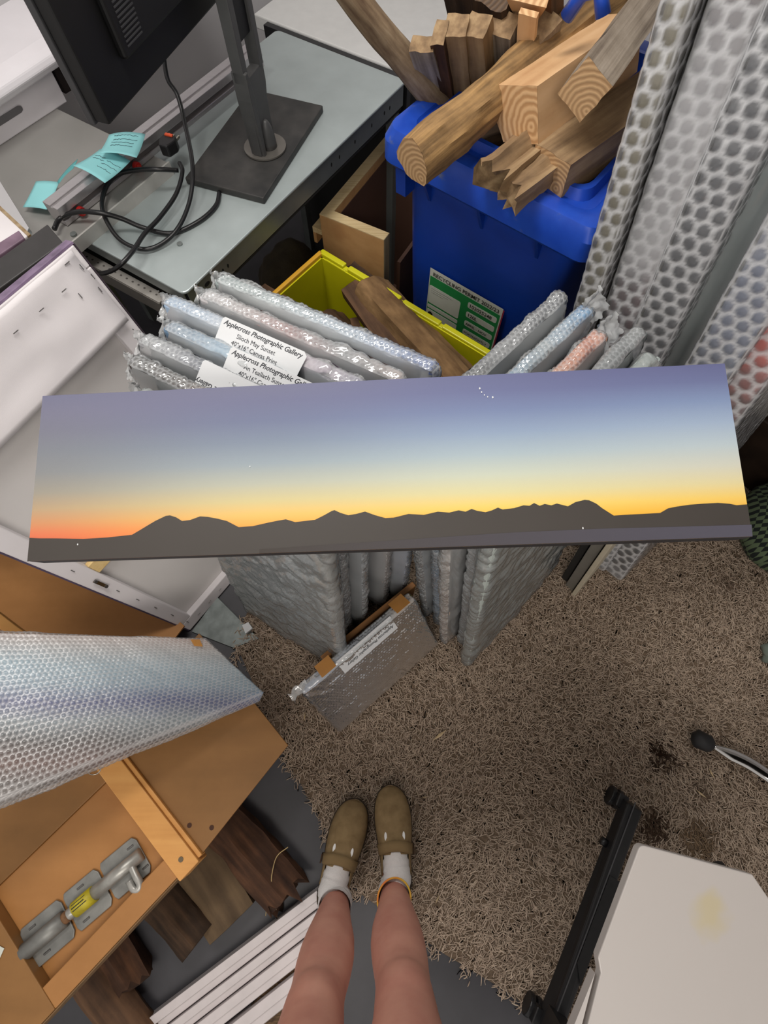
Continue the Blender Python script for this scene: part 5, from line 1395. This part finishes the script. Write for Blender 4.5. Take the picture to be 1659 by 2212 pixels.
# ================================================================== FLIP-TOP TABLE (lower right)
ZT_ = .735
m_tt = mat('white_table_laminate', (184, 178, 174), .38, var=.02, scale=6)
def stain_mat():
    m, N, L, P = nt('white_table_laminate_stained')
    tc = N.new('ShaderNodeTexCoord'); mp_ = N.new('ShaderNodeMapping'); L.new(tc.outputs['Object'], mp_.inputs[0])
    p = STAIN
    mp_.inputs['Location'].default_value = (-p[0], -p[1], -p[2])
    no = N.new('ShaderNodeTexNoise'); no.inputs['Scale'].default_value = 26; L.new(tc.outputs['Object'], no.inputs['Vector'])
    gr = N.new('ShaderNodeVectorMath'); gr.operation = 'LENGTH'; L.new(mp_.outputs[0], gr.inputs[0])
    ad = N.new('ShaderNodeMath'); ad.operation = 'MULTIPLY_ADD'; ad.inputs[1].default_value = .05; L.new(no.outputs[0], ad.inputs[0]); L.new(gr.outputs['Value'], ad.inputs[2])
    rp = N.new('ShaderNodeValToRGB'); rp.color_ramp.elements[0].position = .038; rp.color_ramp.elements[1].position = .062
    rp.color_ramp.elements[0].color = lin((186, 175, 148)); rp.color_ramp.elements[1].color = lin((184, 178, 174))
    L.new(ad.outputs[0], rp.inputs[0]); L.new(rp.outputs[0], P.inputs['Base Color']); P.inputs['Roughness'].default_value = .38
    return m
tA, tB = at(1383, 1824, ZT_), at(1292, 2068, ZT_)
tx = unit(at(1626, 1889, ZT_) - tA); tyv = unit(tB - tA)
tbl = thing('flip_top_table', 'white topped folding table with black castored legs at the lower right', 'table', V(tA[0] + .4, tA[1] - .3, 0))
STAIN = at(1535, 1972, ZT_) - np.array(tbl.location)
ln1 = np.linalg.norm(at(1626, 1889, ZT_) - tA); ln2 = np.linalg.norm(tB - tA)
def tp(x, y, z=0): return tA + tx * x + tyv * y + Z * z
def rc(cx_, cy_, r, st): return [tp(cx_ + r * math.cos(math.radians(st + 90 * k / 4)), cy_ + r * math.sin(math.radians(st + 90 * k / 4))) for k in range(5)]
top_pts = rc(.008, .008, .008, 180) + [tp(ln1, 0), tp(ln1 + .035, .03), tp(.60, .36), tp(.60, .75), tp(.075, .75), tp(.012, ln2 + .02), tp(.0, ln2)]
MB().prism(top_pts[::-1], -Z * .022).obj('table_top', stain_mat(), tbl, bevel=.002)
MB().prism([tp(.004, ln2 + .022), tp(.067, .75), tp(-.012, .75)], -Z * .022).obj('table_leaf', m_tt, tbl)
m_tf = mat('black_table_steel', (30, 30, 32), .42, var=.08, scale=30)
f0, f1 = at(1352, 1722, .09), at(1165, 2212, .09)
fd = unit(f1 - f0); fn = V(-fd[1], fd[0], 0); fn = fn if fn[0] > 0 else -fn
FL = np.linalg.norm(f1 - f0) + .03
def fp(x, y, z): return f0 + fd * x + fn * y + Z * (z - .09)
MB().hexa([fp(0, 0, .06), fp(FL, 0, .06), fp(FL, .062, .06), fp(0, .056, .06), fp(.012, .004, .105), fp(FL, .018, .105), fp(FL, .05, .105), fp(.012, .05, .10)]).obj('foot_bar', m_tf, tbl, bevel=.004)
MB().box(fp(.0, .02, .1045), fd * FL, fn * .003, Z * .002).obj('foot_highlight', mat('bar_highlight_grey', (84, 84, 86), .35), tbl)  # paler strip paints a highlight along the top of the foot bar
MB().prism([fp(.20, .024, .106), fp(.42, .024, .106), fp(.46, .05, .106), fp(.20, .052, .106)], Z * .003).obj('foot_cover', mat('black_cover', (22, 22, 23), .5), tbl)
for s in (.0, FL - .05):
    cw = fp(s + .012, -.008, .03)
    for o_ in (-.014, .006):
        MB().tube([cw + fn * o_, cw + fn * (o_ + .014)], .028, 18).obj('castor_wheel', m_tf, tbl, bevel=.003)
    MB().box(fp(s - .006, -.012, .045), fd * .04, fn * .03, Z * .03).obj('castor_fork', m_tf, tbl, bevel=.004)
MB().tube([fp(.135, -.012, .07), fp(.135, .004, .07)], .011, 14).obj('knob', m_tf, tbl, True)
colb = fp(FL - .05, .005, .10)
MB().box(colb - fd * .03 - fn * .005, fd * .06, fn * .045, Z * (ZT_ - .022 - .10)).obj('column', m_tf, tbl)
tc2 = at(1625, 1892, .66)
MB().tube([tp(ln1 - .03, .01, -.05), tp(ln1 + .12, .13, -.05)], .018, 12).obj('edge_rail', m_tf, tbl)

# ================================================================== CHROME CHAIR LEG
ch = thing('chair_base', 'chrome chair leg with a black rubber foot at the right edge', 'chair', at(1660, 1670, 0))
cpth = smooth_path([at(1540, 1612, .045), at(1575, 1628, .052), at(1620, 1650, .060), at(1680, 1690, .075), at(1760, 1745, .12), at(1850, 1800, .22)], 8)
rgs = []
for i, p in enumerate(cpth):
    t = unit(cpth[min(i + 1, len(cpth) - 1)] - cpth[max(0, i - 1)]); sN = unit(np.cross(t, Z)); uN = np.cross(sN, t)
    kx = .019 * min(1, .45 + i * .06)
    rgs.append([p + sN * kx * math.cos(a) + uN * .011 * math.sin(a) for a in np.linspace(0, 2 * math.pi, 17)[:-1]])
MB().loft(rgs).obj('leg', mat('chrome', (196, 194, 192), .12, 1.0, var=.02), ch, True)
hub = cpth[-1]
for q in (150, 250):
    cq, sq_ = math.cos(math.radians(q)), math.sin(math.radians(q))
    rot = lambda p: V(hub[0] + cq * (p[0] - hub[0]) - sq_ * (p[1] - hub[1]), hub[1] + sq_ * (p[0] - hub[0]) + cq * (p[1] - hub[1]), p[2])
    MB().loft([[rot(p) for p in r] for r in rgs]).obj('leg', MATS['chrome'], ch, True)
    f_ = rot(at(1518, 1601, .04)); d_ = unit(rot(cpth[1]) - rot(cpth[0]))
    MB().tube([f_ - d_ * .026 - Z * .006, f_ - d_ * .018, f_ + d_ * .018, f_ + d_ * .028], [.016, .028, .026, .017], 18).obj('rubber_foot', mat('black_rubber', (30, 30, 32), .6), ch, True)
MB().tube([hub - Z * .05, hub + Z * .24], .026, 18).obj('column', MATS['chrome'], ch, True)
MB().tube([hub + Z * .22, hub + Z * .235, hub + Z * .275, hub + Z * .29], [.17, .20, .20, .17], 32).obj('seat', mat('black_seat_fabric', (34, 34, 36), .9), ch, True)
fc = at(1518, 1601, .04)
fdv = unit(cpth[1] - cpth[0])
MB().tube([fc - fdv * .026 - Z * .006, fc - fdv * .018, fc + fdv * .018, fc + fdv * .028], [.016, .028, .026, .017], 18).obj('rubber_foot', mat('black_rubber', (30, 30, 32), .6), ch, True)

# ================================================================== RIGHT EDGE: cabinet, dark chest, checked bag, plastic bag
cc0 = at(1582, 838, .30)
kx = unit(at(1659, 893, .30) - cc0); ky = V(-kx[1], kx[0], 0)
cab = thing('white_cabinet', 'pale grey cabinet with a cream corner post at the right edge', 'cabinet', cc0 * V(1, 1, 0) + kx * .2 + ky * .2)
MB().box(cc0 + kx * .012 + Z * .05, kx * .5, ky * .4, Z * .65).obj('body', mat('cabinet_grey', (176, 172, 166), .5, var=.03), cab)
MB().box(cc0 + Z * .012 - kx * .008, kx * .012, ky * .4, Z * .70).obj('corner_post', mat('cream_paint', (206, 196, 178), .5), cab, bevel=.002)
MB().box(cc0 - ky * .012 - kx * .008, kx * .52, ky * .42, Z * .05).obj('plinth', mat('weathered_plinth', (120, 114, 104), .7, var=.2, scale=20), cab, bevel=.003)
chs = tag(MB().box(cc0 - kx * .03 - ky * .03 - Z * .296, kx * .55, ky * .5, Z * .292).obj('dark_chest', wood('dark_mahogany', (46, 34, 26), (24, 17, 13), None, 2, 20, .4, .05), bevel=.004), 'very dark wooden chest under the pale cabinet', 'chest')
def check_mat():
    m, N, L, P = nt('green_check_cloth')
    tc = N.new('ShaderNodeTexCoord'); ck = N.new('ShaderNodeTexChecker'); ck.inputs['Scale'].default_value = 84
    mpn = N.new('ShaderNodeMapping'); mpn.inputs['Rotation'].default_value = (0, 0, .3); mpn.inputs['Scale'].default_value = (1, 1, .02)
    L.new(tc.outputs['Object'], mpn.inputs[0]); L.new(mpn.outputs[0], ck.inputs['Vector'])
    ck.inputs['Color1'].default_value = lin((20, 28, 26)); ck.inputs['Color2'].default_value = lin((92, 108, 80))
    L.new(ck.outputs[0], P.inputs['Base Color']); P.inputs['Roughness'].default_value = .9
    return m
cb = at(1672, 1150, .12)
lump('checked_bag', (cb[0] + .05, cb[1] + .02, 0), (.13, .17, .13), check_mat(), 'dark green and black checked cloth bag on the carpet at the right edge', 'bag', 5, .12, .2)
pb_ = at(1668, 1415, .03)
lump('plastic_bag', (pb_[0] + .055, pb_[1] + .01, 0.004), (.085, .06, .06), mat('frosted_plastic', (128, 140, 132), .35, var=.1), 'crumpled frosted plastic bag at the right edge of the carpet', 'bag', 9, .35, .2)

# small things on the grey patch by the left stack
tag(MB().prism([at(525, 1352, .02), at(538, 1345, .02), at(547, 1358, .02), at(532, 1370, .02)], Z * .012).obj('paper_cube', m_lab), 'tiny white paper cube on the floor below the left stack', 'paper')
gm = [at(415, 1365, .003), at(470, 1290, .003), at(560, 1380, .003), at(505, 1400, .003)]
tag(MB().prism(gm, Z * .006).obj('metal_sheet', mat('scuffed_zinc_sheet', (128, 136, 134), .45, .3, var=.2, scale=30), bevel=.001), 'scuffed grey metal sheet on the floor below the big canvas corner', 'sheet')

print('OBJECTS', len(bpy.data.objects), 'TRIS', sum(len(o.data.polygons) for o in bpy.data.objects if o.type == 'MESH'))
